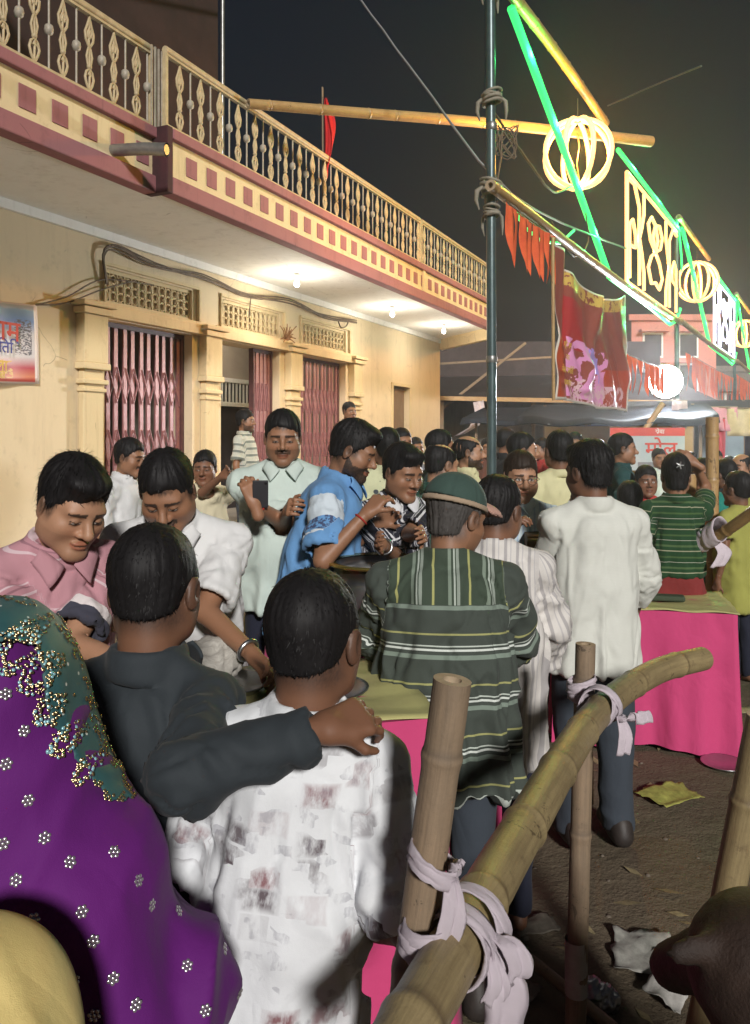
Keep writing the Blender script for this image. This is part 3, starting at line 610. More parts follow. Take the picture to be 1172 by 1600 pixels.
# ------------------------------------------------------------------ people: implicit surfaces meshed with surface nets
def vnoise(P, seed=0):
    P = np.asarray(P, np.float64); I = np.floor(P).astype(np.int64); f = P-I; f = f*f*(3-2*f); out = np.zeros(len(P))
    for dx in (0, 1):
        for dy in (0, 1):
            for dz in (0, 1):
                h = (I[:, 0]+dx)*73856093 ^ (I[:, 1]+dy)*19349663 ^ (I[:, 2]+dz)*83492791 ^ (seed*2654435761)
                h = (h ^ (h >> 13))*1274126177 & 0x7fffffff; h = (h ^ (h >> 16)) & 0xffff
                out += h/65535.0*np.where(dx, f[:, 0], 1-f[:, 0])*np.where(dy, f[:, 1], 1-f[:, 1])*np.where(dz, f[:, 2], 1-f[:, 2])
    return out
def A3(p): return np.array((p[0], p[1], p[2]), float)
class Vox:
    def __init__(s, lo, hi, h):
        s.ax = [np.arange(lo[i]-2*h, hi[i]+3*h, h) for i in range(3)]; s.h = h
        s.d = np.full([len(a) for a in s.ax], 1.0)
    def _sl(s, lo, hi):
        out = []
        for i in range(3):
            a = np.searchsorted(s.ax[i], lo[i]); b = np.searchsorted(s.ax[i], hi[i])
            if a >= b: return None
            out.append(slice(a, b))
        return tuple(out)
    def op(s, prim, k=.02, mode='add'):
        lo, hi, fn = prim; m = k+s.h*2.5; sl = s._sl(lo-m, hi+m)
        if sl is None: return s
        X = s.ax[0][sl[0]][:, None, None]; Y = s.ax[1][sl[1]][None, :, None]; Z = s.ax[2][sl[2]][None, None, :]
        p = fn(X, Y, Z); a = s.d[sl]
        if mode == 'add':
            h = np.clip(.5+.5*(p-a)/k, 0, 1); s.d[sl] = p*(1-h)+a*h-k*h*(1-h)
        else:
            b = -p; h = np.clip(.5-.5*(b-a)/k, 0, 1); s.d[sl] = b*(1-h)+a*h+k*h*(1-h)
        return s
    def cut(s, p, n):                                       # keep the side where dot(x-p, n) < 0
        X, Y, Z = s.ax[0][:, None, None], s.ax[1][None, :, None], s.ax[2][None, None, :]
        s.d = np.maximum(s.d, (X-p[0])*n[0]+(Y-p[1])*n[1]+(Z-p[2])*n[2]); return s
    def mesh(s):
        d = s.d; d[0] = d[-1] = 1; d[:, 0] = d[:, -1] = 1; d[:, :, 0] = d[:, :, -1] = 1
        neg = d < 0; nx, ny, nz = [n-1 for n in d.shape]
        cnt = np.zeros((nx, ny, nz), np.int8)
        for a in (0, 1):
            for b in (0, 1):
                for c in (0, 1): cnt += neg[a:a+nx, b:b+ny, c:c+nz]
        act = (cnt > 0) & (cnt < 8); idx = np.full(act.shape, -1, np.int64); cells = np.argwhere(act); idx[act] = np.arange(len(cells))
        acc = np.zeros((len(cells), 3)); num = np.zeros(len(cells)); I, J, K = cells.T
        C = {}
        for a in (0, 1):
            for b in (0, 1):
                for c in (0, 1): C[a, b, c] = d[I+a, J+b, K+c]
        for e0 in C:
            for ax in range(3):
                if e0[ax]: continue
                e1 = list(e0); e1[ax] = 1; e1 = tuple(e1); v0, v1 = C[e0], C[e1]; x = (v0 < 0) != (v1 < 0)
                t_ = np.where(x, v0/np.where(x, v0-v1, 1), 0); q = np.stack([np.full(len(cells), float(e0[0])), np.full(len(cells), float(e0[1])), np.full(len(cells), float(e0[2]))], 1); q[:, ax] += t_
                acc += q*x[:, None]; num += x
        V = (cells+acc/num[:, None])*s.h+np.array([a[0] for a in s.ax]); Q = []
        for ax in range(3):
            o = [1 if i != ax else 0 for i in range(3)]; b_, c_ = [i for i in range(3) if i != ax]
            n0 = neg[1:-1, 1:-1, 1:-1]; sl1 = [slice(1, -1)]*3; sl1[ax] = slice(2, None); n1 = neg[tuple(sl1)]
            E = np.argwhere(n0 != n1)+1; flip = neg[E[:, 0], E[:, 1], E[:, 2]]
            def cell(db, dc):
                e = E.copy(); e[:, b_] -= db; e[:, c_] -= dc; return idx[np.clip(e[:, 0], 0, nx-1), np.clip(e[:, 1], 0, ny-1), np.clip(e[:, 2], 0, nz-1)]
            q = np.stack([cell(1, 1), cell(0, 1), cell(0, 0), cell(1, 0)], 1)
            if ax == 1: flip = ~flip
            q = np.where(flip[:, None], q, q[:, ::-1]); Q.append(q[(q >= 0).all(1)])
        return V, np.concatenate(Q)
def rcone(a, b, ra, rb, flat_=False):
    a, b = A3(a), A3(b); ba = b-a; L2 = max(ba@ba, 1e-9); m = max(ra, rb)
    def fn(X, Y, Z):
        px, py, pz = X-a[0], Y-a[1], Z-a[2]; hu = (px*ba[0]+py*ba[1]+pz*ba[2])/L2; h = np.clip(hu, 0, 1)
        d = np.sqrt((px-h*ba[0])**2+(py-h*ba[1])**2+(pz-h*ba[2])**2)-(ra+(rb-ra)*h)
        return np.maximum(d, (hu-1)*math.sqrt(L2)) if flat_ else d
    return np.minimum(a, b)-m, np.maximum(a, b)+m, fn
def ell(c, r, Rm=None):
    c, r = A3(c), A3(r); m = r.max() if Rm is not None else r; Rm = np.eye(3) if Rm is None else np.asarray(Rm)
    def fn(X, Y, Z):
        x, y, z = X-c[0], Y-c[1], Z-c[2]; q = [Rm[0, i]*x+Rm[1, i]*y+Rm[2, i]*z for i in range(3)]
        k0 = np.sqrt((q[0]/r[0])**2+(q[1]/r[1])**2+(q[2]/r[2])**2); k1 = np.sqrt((q[0]/r[0]**2)**2+(q[1]/r[1]**2)**2+(q[2]/r[2]**2)**2)
        return k0*(k0-1)/np.maximum(k1, 1e-6)
    return c-m, c+m, fn
def ecap(a, b, ra, rb, xd):
    """tapered tube of elliptic section; ra, rb = (half width along xd, half depth)"""
    a, b = A3(a), A3(b); ba = b-a; L2 = ba@ba; L = math.sqrt(L2); ax = ba/L; xd = A3(xd); xd = xd-ax*(xd@ax); xd /= np.linalg.norm(xd); yd = np.cross(ax, xd); m = max(*ra, *rb)
    def fn(X, Y, Z):
        px, py, pz = X-a[0], Y-a[1], Z-a[2]; tu = (px*ax[0]+py*ax[1]+pz*ax[2]); h = np.clip(tu/L, 0, 1); dz = tu-h*L
        u_ = px*xd[0]+py*xd[1]+pz*xd[2]; v_ = px*yd[0]+py*yd[1]+pz*yd[2]; rx = ra[0]+(rb[0]-ra[0])*h; ry = ra[1]+(rb[1]-ra[1])*h; rz = np.minimum(rx, ry)
        k0 = np.sqrt((u_/rx)**2+(v_/ry)**2+(dz/rz)**2); k1 = np.sqrt((u_/rx**2)**2+(v_/ry**2)**2+(dz/rz**2)**2)
        return k0*(k0-1)/np.maximum(k1, 1e-6)
    return np.minimum(a, b)-m, np.maximum(a, b)+m, fn
def torus(c, Rm, RX, RY, a, b):
    c = A3(c); m = max(RX, RY)+max(a, b)
    def fn(X, Y, Z):
        x, y, z = X-c[0], Y-c[1], Z-c[2]; q = [Rm[0, i]*x+Rm[1, i]*y+Rm[2, i]*z for i in range(3)]
        k = np.sqrt((q[0]/RX)**2+(q[1]/RY)**2)+1e-6; dr = (k-1)*(RX+RY)/2
        return (np.sqrt((dr/a)**2+(q[2]/b)**2)-1)*min(a, b)
    return c-m, c+m, fn
def vnormals(V, Q):
    n = np.cross(V[Q[:, 2]]-V[Q[:, 0]], V[Q[:, 3]]-V[Q[:, 1]]); N = np.zeros_like(V)
    for k in range(4): np.add.at(N, Q[:, k], n)
    return N/np.maximum(np.linalg.norm(N, axis=1), 1e-9)[:, None]
def smooth(V, Q, it=1, f=.5):
    for _ in range(it):
        S = np.zeros_like(V); c = np.zeros(len(V))
        for k in range(4):
            np.add.at(S, Q[:, k], V[Q[:, (k+1) % 4]]+V[Q[:, k-1]]); np.add.at(c, Q[:, k], 2)
        V = np.where(c[:, None] > 0, V*(1-f)+f*S/np.maximum(c, 1)[:, None], V)
    return V
def rotm(yaw=0, pitch=0, roll=0):                           # degrees; pitch > 0 looks down; columns = right, forward, up
    return np.array(Matrix.Rotation(R(yaw), 3, 'Z') @ Matrix.Rotation(R(-pitch), 3, 'X') @ Matrix.Rotation(R(roll), 3, 'Y'))
def gauss(P, c, r): return np.exp(-(((P-np.array(c))/np.array(r))**2).sum(1))

# --- materials driven by vertex colour / pattern attribute
def mat_skin():
    t = NT('skin'); a = t.attr('Col'); n = t.noise(140, 3, .6, t.co('Object')); c = t.mix(t.math('MULTIPLY', n, .22), a.outputs['Color'], (.1, .05, .03)); t.base(c, .5, 0, .38)
    t.b.inputs['Subsurface Weight'].default_value = .08; t.b.inputs['Subsurface Radius'].default_value = (.012, .005, .003); t.b.inputs['Subsurface Scale'].default_value = 1
    t.bump(t.noise(420, 2, .5, t.co('Object')), .12, .0012); return t.m
def mat_hair(col):
    t = NT('hair'); a = t.attr('flow'); n = t.noise(1, 3, .6, a.outputs['Vector']); c = t.mix(n, tuple(x*.6 for x in col), tuple(min(1, x*1.7) for x in col)); t.base(c, .62, 0, .25); t.bump(n, .2, .002); return t.m
M['skin'] = mat_skin()
HAIR = {'black': mat_hair((.0085, .0075, .008)), 'brown': mat_hair((.02, .012, .008)), 'grey': mat_hair((.05, .045, .042))}
def mat_cloth(name, fn=None, col=(.5, .5, .5), rough=.88, weave=900, sheen=.04, var=.12, spec=.2, wrinkle=1.0):
    """fn(t, x, y, part) -> colour socket, or plain colour"""
    t = NT(name)
    if fn: 
        a = t.attr('pat'); s_ = t.n('SeparateXYZ'); t.l(a.outputs['Vector'], s_.inputs[0]); c = fn(t, s_.outputs[0], s_.outputs[1], s_.outputs[2])
    else: c = t.mix(0.0, col, col)
    n = t.noise(7, 5, .6, t.co('Object')); c = t.mix(t.math('MULTIPLY', n, var*1.6), c, t.mix(1.0, c, (.55, .53, .5), 'MULTIPLY'))
    t.base(c, rough, 0, spec); t.b.inputs['Sheen Weight'].default_value = sheen
    mpv = t.n('Mapping'); t.l(t.co('Object'), mpv.inputs[0]); mpv.inputs['Scale'].default_value = (1, 1, .55); mpv.inputs['Rotation'].default_value = (.3, .5, 0)
    w1 = t.noise(5.0, 2, .45, mpv.outputs[0], .9); w2 = t.math('ABSOLUTE', t.math('SUBTRACT', t.noise(9, 2, .5, mpv.outputs[0], .7), .5))
    hgt = t.math('ADD', t.math('MULTIPLY', w1, wrinkle*1.1), t.math('MULTIPLY', w2, wrinkle*.45)); hgt = t.math('ADD', hgt, t.math('MULTIPLY', t.math('ADD', t.noise(60, 4, .6, t.co('Object')), t.math('MULTIPLY', t.noise(weave, 1, .5, t.co('Object')), .4)), .05))
    t.bump(hgt, .5, .03); return t.m
def stripes(vals, period, base):
    """vals: list of (start fraction, end fraction, colour) inside one period along y"""
    def fn(t, x, y, p, src='y'):
        f = t.math('FRACT', t.math('DIVIDE', y, period)); st = [(0.0, base)]
        for a, b, c in vals: st += [(a, c), (b, base)]
        return t.ramp(f, st, 'CONSTANT')
    return fn

def head_prims(vx, C, Hm, hs, chub=0., nose=1., jaw=1.):
    g = lambda x, y, z: C+hs*(Hm @ np.array((x, y, z)))
    e = lambda c, r, k, mode='add', Rl=None: vx.op(ell(g(*c), np.array(r)*hs, Hm if Rl is None else Hm @ Rl), k*hs, mode)
    e((0, -.014, .034), (.073, .094, .077), .02)
    e((0, .026, -.03), (.057+.006*chub, .06, .078), .04)
    for sx in (-1, 1):
        vx.op(rcone(g(sx*.047*jaw, .004, -.062), g(sx*.016, .072, -.097), (.021+.006*chub)*hs, .018*hs), .03*hs)
        e((sx*.041, .056, -.026), (.023+.004*chub, .022, .022), .022)
        e((sx*.052, .02, -.045), (.016+.012*chub, .04, .04), .025)
    e((0, .074, -.098), (.021, .017, .016), .018)
    e((0, .071, .021), (.052, .018, .013), .022)
    for sx in (-1, 1): e((sx*.031, .096, -.001), (.017, .017, .0115), .014, 'sub')
    for sx in (-1, 1): e((sx*.0305, .0715, -.002), (.0155, .0155, .0135), .004)
    vx.op(rcone(g(0, .084, .008), g(0, .1+.006*nose, -.028), .0075*hs, .0125*hs*nose), .012*hs)
    for sx in (-1, 1): e((sx*.0145, .09, -.034), (.0095, .011, .0085), .008)
    e((0, .086, -.06), (.025, .0125, .0065), .007); e((0, .085, -.0715), (.021, .0125, .0072), .007)
    e((0, .1, -.0655), (.02, .007, .0013), .003, 'sub')
    for sx in (-1, 1):
        Rl = np.array(Matrix.Rotation(R(sx*-18), 3, 'Z') @ Matrix.Rotation(R(-10), 3, 'X'))
        e((sx*.078, -.008, -.006), (.0085, .019, .031), .006, 'add', Rl); e((sx*.088, -.003, -.002), (.007, .010, .017), .005, 'sub', Rl)
def head_color(P, tone, o):
    """P in head units; tone = skin base colour"""
    x, y, z = P.T; ax = np.abs(x); c = np.tile(np.array(tone), (len(P), 1)); front = y > .03
    def mixc(m, col): 
        nonlocal c
        m = np.clip(m, 0, 1)[:, None]; c = c*(1-m)+np.array(col)*m
    T = np.array(tone)
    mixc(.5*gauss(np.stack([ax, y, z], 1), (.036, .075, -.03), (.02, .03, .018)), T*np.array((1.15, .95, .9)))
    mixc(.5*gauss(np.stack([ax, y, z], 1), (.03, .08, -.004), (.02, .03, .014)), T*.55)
    lips = front*((x/.026)**2+((z+.0655)/.0125)**2 < 1); mixc(.8*lips, T*np.array((.8, .5, .48)))
    mixc(.9*front*((x/.023)**2+((z+.0655)/.0022)**2 < 1), T*.2)
    br = front*(np.abs(z-.0195+.12*(ax-.03)**2*10+.05*(ax-.02))<.0048*np.clip(1.25-(ax-.02)/.05, .4, 1.2))*(ax > .011)*(ax < .053); mixc(.92*br, (.02, .015, .013))
    if o.get('eyes', 'down') == 'open':
        e = front*(((ax-.0305)/.0135)**2+((z+.001)/.0052)**2 < 1); mixc(e, (.55, .5, .46))
        ir = front*((ax-.0305)**2+(z+.0005)**2 < .0051**2)*(((z+.001)/.0055)**2 < 1); mixc(ir, (.015, .01, .008))
        ld = front*(np.abs(((ax-.0305)/.0145)**2+((z+.001)/.0062)**2-1) < .3)*(z > -.001); mixc(.9*ld, (.02, .014, .012))
    else:
        hv2 = front*(((ax-.0305)/.0125)**2+((z+.0052)/.0030)**2 < 1); mixc(hv2*.9, (.42, .37, .33)); mixc(front*((ax-.0305)**2/.0048**2+((z+.0052)/.0032)**2 < 1)*1.0, (.018, .012, .01)); mixc(.95*front*(np.abs(z+.0022-.25*(ax-.0305)**2*30) < .0014)*(np.abs(ax-.0305) < .0145), (.018, .012, .01))
        ld = front*(np.abs(z+.0085-.25*(ax-.0305)**2*40) < .0016)*(np.abs(ax-.0305) < .0145); mixc(.95*ld, (.018, .012, .01))
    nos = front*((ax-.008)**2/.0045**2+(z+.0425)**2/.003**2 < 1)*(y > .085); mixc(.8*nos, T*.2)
    n = vnoise(P*900, 3)
    nape = np.clip((-.002-y)/.03, 0, 1)*np.clip((z+.085)/.03, 0, 1)*np.clip((.02-z)/.02+1, 0, 1)*(ax < .085); mixc(.8*nape*(.6+.5*n), (.02, .016, .015)); sb_ = np.clip((.03-np.abs(y-.01))/.012, 0, 1)*np.clip((z+.03)/.02, 0, 1)*(ax > .055); mixc(.75*sb_*(.6+.5*n), (.02, .016, .015))
    if o.get('fl'):
        n5 = vnoise(P*np.array((260, 260, 90)), 5); mixc(np.clip((z-(o['fl']-.03)+.012*(n5-.5)-.25*np.maximum(ax-.03, 0))/.016, 0, 1)*(y > 0)*(.55+.5*n5), (.015, .012, .011))
    if o.get('stash'): 
        m = front*(ax < .034-.12*np.abs(z+.05))*(z < -.0425+.0*ax)*(z > -.0585-.25*np.maximum(0, ax-.015)); mixc(m*(.75+.3*n), (.018, .014, .012))
    if o.get('beard'):
        b = o['beard']; m = ((y > -.004)*(z < -.05+.9*np.clip(.032-y, 0, .03))*(z > -.135)).astype(float)
        m = np.clip(m+0.0, 0, 1)*(1-lips)*((z < -.045) | (ax > .032)); mixc(m*b*(.75+.35*n), (.02, .016, .014))
    elif o.get('stubble'):
        m = (y > -.005)*(z < -.04)*(1-lips); mixc(m*.35*o['stubble'], T*.4)
    return np.clip(c, 0, 1)
def hair_mesh(C, Hm, hs, st, vox, seed):
    """st: dict(vol, fringe, side, back, bald)"""
    vol = st.get('vol', .012); r_ = np.array((.0748, .0955, .078))+vol*np.array((.3, .35, .8)); lo = C-.2*hs; hi = C+.2*hs
    vx = Vox(lo, hi, vox); g = lambda x, y, z: C+hs*(Hm @ np.array((x, y, z)))
    e = lambda c, r, k, mode='add': vx.op(ell(g(*c), np.array(r)*hs, Hm), k*hs, mode)
    e((0, -.014, .034+vol*.5), r_, .01)
    bk = st.get('back', -.055); e((0, -.039, -.002+bk*.3), (.0585+vol*.15, .053+vol*.12, .045-bk*.38), .02)
    for sx in (-1, 1): e((sx*.064, .012, .012), (.0115+vol*.15, .022, .028+st.get('side', .0)), .012)
    if st.get('quiff'): e((.01, .06, .095), (.055, .035, .025), .03)
    fl = st.get('fringe', .074)                             # hairline height on the forehead
    sl_ = st.get('slant', ((seed*37) % 29)-14); vx.op(ell(g(.0, .118, fl-.115), np.array((.078, .075, .115))*hs, Hm @ np.array(Matrix.Rotation(R(sl_), 3, 'Y'))), .012*hs, 'sub'); vx.op(ell(g(-.03*np.sign(sl_), .115, fl-.05), np.array((.04, .055, .065))*hs, Hm), .014*hs, 'sub')
    for sx in (-1, 1):
        e((sx*.08, .0, -.04), (.035, .03, .044), .01, 'sub'); e((sx*.082, .06, -.03), (.045, .048, .05+.25*fl), .012, 'sub'); e((sx*.06, .105, fl-.04), (.035, .05, .045), .012, 'sub')
    if st.get('bald'): e((0, .03, .12), (.06, .11, .06), .02, 'sub')
    n_ = Hm @ np.array((0, .35, -1.0)); n_ /= np.linalg.norm(n_); vx.cut(g(0, -.08, bk), n_)
    V, Q = vx.mesh()
    if len(V) == 0: return None
    V = smooth(V, Q, 2); N = vnormals(V, Q); L = ((V-C) @ Hm)/hs
    cr = np.array((0.0, -.035, .11)); D = L-cr; ang = np.arctan2(D[:, 0], D[:, 1]); rad = np.linalg.norm(D, axis=1)
    flow = np.stack([ang*14, rad*22, L[:, 2]*10], 1); nz = vnoise(flow*np.array((1, .6, .5)), seed); nz2 = vnoise(flow*np.array((2.3, 1.1, 1)), seed+5)
    V = V+N*((nz-.5)*.007*hs*st.get('rough', 1)+(nz2-.5)*.004*hs)[:, None]
    V0, N0, L0 = V.copy(), N, L
    # strand blades
    cnt = st.get('strands', 0); Vs, Qs, Fs = [V], [Q], [flow*np.array((2.5, .35, .6))]
    if cnt:
        rs = np.random.RandomState(seed); pick = rs.choice(len(V), min(cnt, len(V)), replace=True); p = V0[pick]+(rs.rand(len(pick), 3)-.5)*vox*1.2; n0 = N0[pick]
        td = (L0[pick]-cr); td = td @ Hm.T; td /= np.linalg.norm(td, axis=1)[:, None]; td = td-n0*(td*n0).sum(1)[:, None]; td /= np.maximum(np.linalg.norm(td, axis=1), 1e-6)[:, None]
        td = td+(rs.rand(len(pick), 3)-.5)*1.0; td /= np.linalg.norm(td, axis=1)[:, None]; sd = np.cross(n0, td); ln = st.get('len', .022)*hs*(.6+.7*rs.rand(len(pick)))[:, None]; ln = ln*np.where(L0[pick][:, 1:2] > .045, .25+.75*rs.rand(len(pick), 1)**2, 1.0); wd = .0007*hs*(1+rs.rand(len(pick)))[:, None]; lift = (.05+.45*rs.rand(len(pick))**2)[:, None]*st.get('lift', 1)
        a0 = p-n0*.003*hs; b0 = a0+td*ln*.5+n0*ln*lift*.5; c0 = a0+td*ln+n0*ln*lift*.55; q = np.stack([a0-sd*wd, a0+sd*wd, b0+sd*wd*.8, b0-sd*wd*.8, c0+sd*wd*.2, c0-sd*wd*.2], 1).reshape(-1, 3)
        b = len(V)+np.arange(len(pick))*6; Vs.append(q); Qs += [np.stack([b, b+1, b+2, b+3], 1), np.stack([b+3, b+2, b+4, b+5], 1)]; Fs.append(np.repeat(flow[pick]*np.array((2.5, .35, .6))+rs.rand(len(pick), 3)*3, 6, 0))
    V = np.concatenate(Vs); Q = np.concatenate(Qs); me = mesh_np('hair', V, Q); a = me.attributes.new('flow', 'FLOAT_VECTOR', 'POINT'); a.data.foreach_set('vector', np.concatenate(Fs).astype(np.float32).ravel()); return me
def hand_sdf(wr, fd, up, s_, side, curl, vox, spread=0.):
    """wr wrist, fd direction of the forearm/palm, up = back of the hand, side = +1 thumb towards cross(fd, up)"""
    fd = fd/np.linalg.norm(fd); up = up-fd*(up@fd); up /= np.linalg.norm(up); xd = np.cross(fd, up)*side; g = lambda x, y, z: wr+s_*(xd*x+fd*y+up*z)
    lo = wr-.21*s_; hi = wr+.21*s_; vx = Vox(lo, hi, vox)
    vx.op(rcone(g(0, -.05, 0), g(0, .01, 0), .026*s_, .024*s_), .01*s_)
    for i, (x, L) in enumerate(((.030, .068), (.0102, .077), (-.0102, .071), (-.0295, .055))):
        vx.op(rcone(g(x*.55, .005, 0), g(x, .085-.004*abs(i-1), .002), .0135*s_, .0115*s_), .016*s_)
    vx.op(rcone(g(.012, .015, -.004), g(.03, .045, -.008), .015*s_, .012*s_), .02*s_)
    for i, (x, L) in enumerate(((.030, .068), (.0102, .077), (-.0102, .071), (-.0295, .055))):
        p = np.array((x, .085-.004*abs(i-1), .002)); a = 0.; c_ = curl[i] if hasattr(curl, '__len__') else curl
        for k, (f, r0, r1) in enumerate(((.44, .0092, .0084), (.31, .0086, .0078), (.25, .0078, .0062))):
            a += R(c_*(.75, 1.0, .7)[k]); q = p+L*f*np.array((spread*(1.5-i)*.12, math.cos(a), -math.sin(a))); vx.op(rcone(g(*p), g(*q), r0*s_, r1*s_), .0035*s_); p = q
    p = np.array((.03, .042, -.008)); tc = curl[4] if hasattr(curl, '__len__') else curl*.4
    q = p+np.array((.022, .024, -.012)); vx.op(rcone(g(*p), g(*q), .0115*s_, .0098*s_), .006*s_); a = R(tc); q2 = q+np.array((.004, .026*math.cos(a), -.026*math.sin(a)-.004)); vx.op(rcone(g(*q), g(*q2), .0098*s_, .0075*s_), .004*s_)
    V, Q = vx.mesh(); return smooth(V, Q, 1), Q
def ik(S, W, l1, l2, hint):
    d = W-S; D = min(np.linalg.norm(d), (l1+l2)*.985); n = d/np.linalg.norm(d); W = S+n*D; a = (l1*l1-l2*l2+D*D)/(2*D); h = math.sqrt(max(l1*l1-a*a, 0)); hp = hint-n*(hint@n); hp = hp/max(np.linalg.norm(hp), 1e-6)
    return S+n*a+hp*h, W
TONES = {'mid': (.3, .15, .085), 'fair': (.4, .215, .13), 'dark': (.2, .095, .055), 'deep': (.15, .072, .045)}
PEOPLE = []
def person(label, px, d, h=1.68, yaw=0, lean=0, head=(0, 0, 0), L=None, Rr=None, tone='mid', hair=None, haircol='black', face=None, shirt=None, pants=None, lod=1, w=1.0, belly=.2, loc=None, group=None, handsL=None, handsR=None, seat=False, seed=None, side_lean=0, shoes=False, chub=0, z0=0, hs=None, cutlegs=False, top=None, fit='h', hs0=1., crown=.008):
    seed = seed or len(PEOPLE)+11; rs = np.random.RandomState(seed); s_ = h/1.70; hs = hs or (.65+.35*s_)*1.035
    x0 = (px-HX)/FPX*d; root = np.array((x0, d, z0)) if loc is None else np.array(loc, float)
    Yw = np.array(Matrix.Rotation(R(yaw), 3, 'Z'))
    if top is not None:                                     # solve stature (or the level stood on) and the spot so that the head is where it is seen
        zt = EYE+(HY-top)*d/FPX
        for _ in range(6):
            s_ = h/1.70; hs_ = hs0*(.65+.35*s_)*1.035; hip_ = np.array((0, 0, .56 if seat else .93))*s_; Ls_ = np.array(Matrix.Rotation(R(-lean), 3, 'X') @ Matrix.Rotation(R(side_lean), 3, 'Y'))
            Nn = hip_+Ls_ @ (np.array((0, -.012, .52))*s_); Cc = Nn+Ls_ @ (np.array((0, .005, .045))*s_)+rotm(*head) @ (np.array((0, .022, .094))*hs_); ztop = z0+Cc[2]+.118*hs_+crown
            if fit == 'h': h *= 1+(zt-ztop)/(ztop-z0)
            else: z0 += zt-ztop
        hs = hs_; off = Yw @ Cc; root = np.array(((px-HX)/FPX*d-off[0], d-off[1], z0)); s_ = h/1.70
    loc2w = lambda p: root+Yw @ p; w2loc = lambda P: Yw.T @ (np.array(P)-root)
    e = empty('person', tuple(root), R(yaw), label, 'person', group); PEOPLE.append(e)
    hip = np.array((0, 0, .93))*s_
    if seat: hip = np.array((0, 0, .56))*s_
    Ls = np.array(Matrix.Rotation(R(-lean), 3, 'X') @ Matrix.Rotation(R(side_lean), 3, 'Y')); T = lambda x, y, z: hip+Ls @ (np.array((x, y, z-.93))*s_)
    N_ = T(0, -.012, 1.45); Hm = rotm(*head); Cn = N_+Ls @ (np.array((0, .005, .045))*s_)+Hm @ (np.array((0, .022, .094))*hs); xd = Ls @ np.array((1., 0, 0))
    Sh = {1: T(.172*w, -.005, 1.382), -1: T(-.172*w, -.005, 1.382)}; arms = {}
    for sd, A in ((1, Rr), (-1, L)):
        S = Sh[sd]; l1, l2 = .285*s_, .25*s_
        if A is None: Eb = S+np.array((sd*.05, -.02, -.28))*s_; W = Eb+np.array((sd*.01, .06, -.24))*s_
        else:
            tgt = A[0]; Wt = w2loc(at(*tgt)) if len(tgt) == 3 and tgt[0] > 20 else np.array(tgt, float)*s_; hint = np.array(A[1] if len(A) > 1 else (sd*.6, -.5, -.8), float); Eb, W = ik(S, Wt, l1, l2, hint)
        arms[sd] = (S, Eb, W)
    vb = {0: .011, 1: .014, 2: .02, 3: .026}[lod]; vh = {0: .0030, 1: .0042, 2: .006, 3: .009}[lod]
    allp = np.array([T(0, 0, 1.45), T(0, 0, .8)]+[q for a in arms.values() for q in a]); lo = allp.min(0)-.2; hi = allp.max(0)+.2
    # skin body: torso, arms, legs in one field
    lo_b = lo.copy(); lo_b[2] = min(lo[2], 0 if not cutlegs else .55); kz = .49*s_; legs = {}
    for sd in (-1, 1):
        if seat: kn = np.array((sd*.13, .42, .5))*s_; an = np.array((sd*.13, .4, .07))*s_
        else: kn = np.array((sd*.095, .012, .49))*s_; an = np.array((sd*.1, -.015, .07))*s_
        legs[sd] = (hip+np.array((sd*.085, 0, -.04))*s_, kn, an)
        lo_b = np.minimum(lo_b, an-.08); hi = np.maximum(hi, kn+.12)
    b = Vox(lo_b, hi, vb)
    b.op(ecap(T(0, 0, 1.34), T(0, 0, 1.0), (.14*s_*w, .085*s_), (.12*s_*w, .09*s_), xd), .03)
    b.op(rcone(Sh[1]*.85+Sh[-1]*.15, Sh[-1]*.85+Sh[1]*.15, .045*s_, .045*s_), .04); nb = N_+(Cn-N_)*.62; b.op(rcone(T(0, -.015, 1.36), nb, .056*s_, .05*hs), .03)
    b.op(ell(nb, (.045*hs,)*3), .02)
    for sd in (-1, 1):
        S, Eb, W = arms[sd]; b.op(rcone(S, Eb, .044*s_, .036*s_), .02); b.op(rcone(Eb, W, .037*s_, .025*s_), .012)
        hp_, kn, an = legs[sd]
        if not cutlegs: b.op(rcone(hp_, kn, .07*s_, .05*s_), .03); b.op(rcone(kn, an, .048*s_, .033*s_), .02); b.op(rcone(an+np.array((0, -.03, -.04))*s_, an+np.array((0, .14, -.05))*s_, .035*s_, .028*s_), .02)
    V, Q = b.mesh(); Vs = [V]; Qs = [Q]; tone_c = np.array(TONES[tone])*rs.uniform(.92, 1.08); Cs = [np.tile(tone_c, (len(V), 1))]
    # head
    hv = Vox(Cn-.17*hs, Cn+.17*hs, vh); head_prims(hv, Cn, Hm, hs, chub+rs.uniform(-.3, .35), rs.uniform(.86, 1.2), rs.uniform(.9, 1.08)); hv.op(rcone(Cn+Hm @ (np.array((0, -.02, -.045))*hs), N_+(Cn-N_)*.25, .053*hs, .053*hs), .02*hs); V, Q = hv.mesh(); V = smooth(V, Q, 1, .4)
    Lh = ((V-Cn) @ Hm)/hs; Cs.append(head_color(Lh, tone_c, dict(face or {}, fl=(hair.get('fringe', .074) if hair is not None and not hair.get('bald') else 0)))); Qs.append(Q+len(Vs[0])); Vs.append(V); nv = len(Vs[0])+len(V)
    # hands
    for sd, hd in ((1, handsR), (-1, handsL)):
        S, Eb, W = arms[sd]; hd = hd or {}; fd = W-Eb
        if hd.get('hide'): continue
        up = np.array(hd.get('up', (sd*1.0, 0, .25)), float); fdir = np.array(hd['dir'], float) if 'dir' in hd else fd
        V, Q = hand_sdf(W, fdir, up, s_*.98, sd*hd.get('flip', 1), hd.get('curl', 28), {0: .0038, 1: .005, 2: .007, 3: .0095}[lod]); Qs.append(Q+nv); Vs.append(V); nv += len(V); Cs.append(np.tile(tone_c*np.array((1.0, .98, .97)), (len(V), 1)))
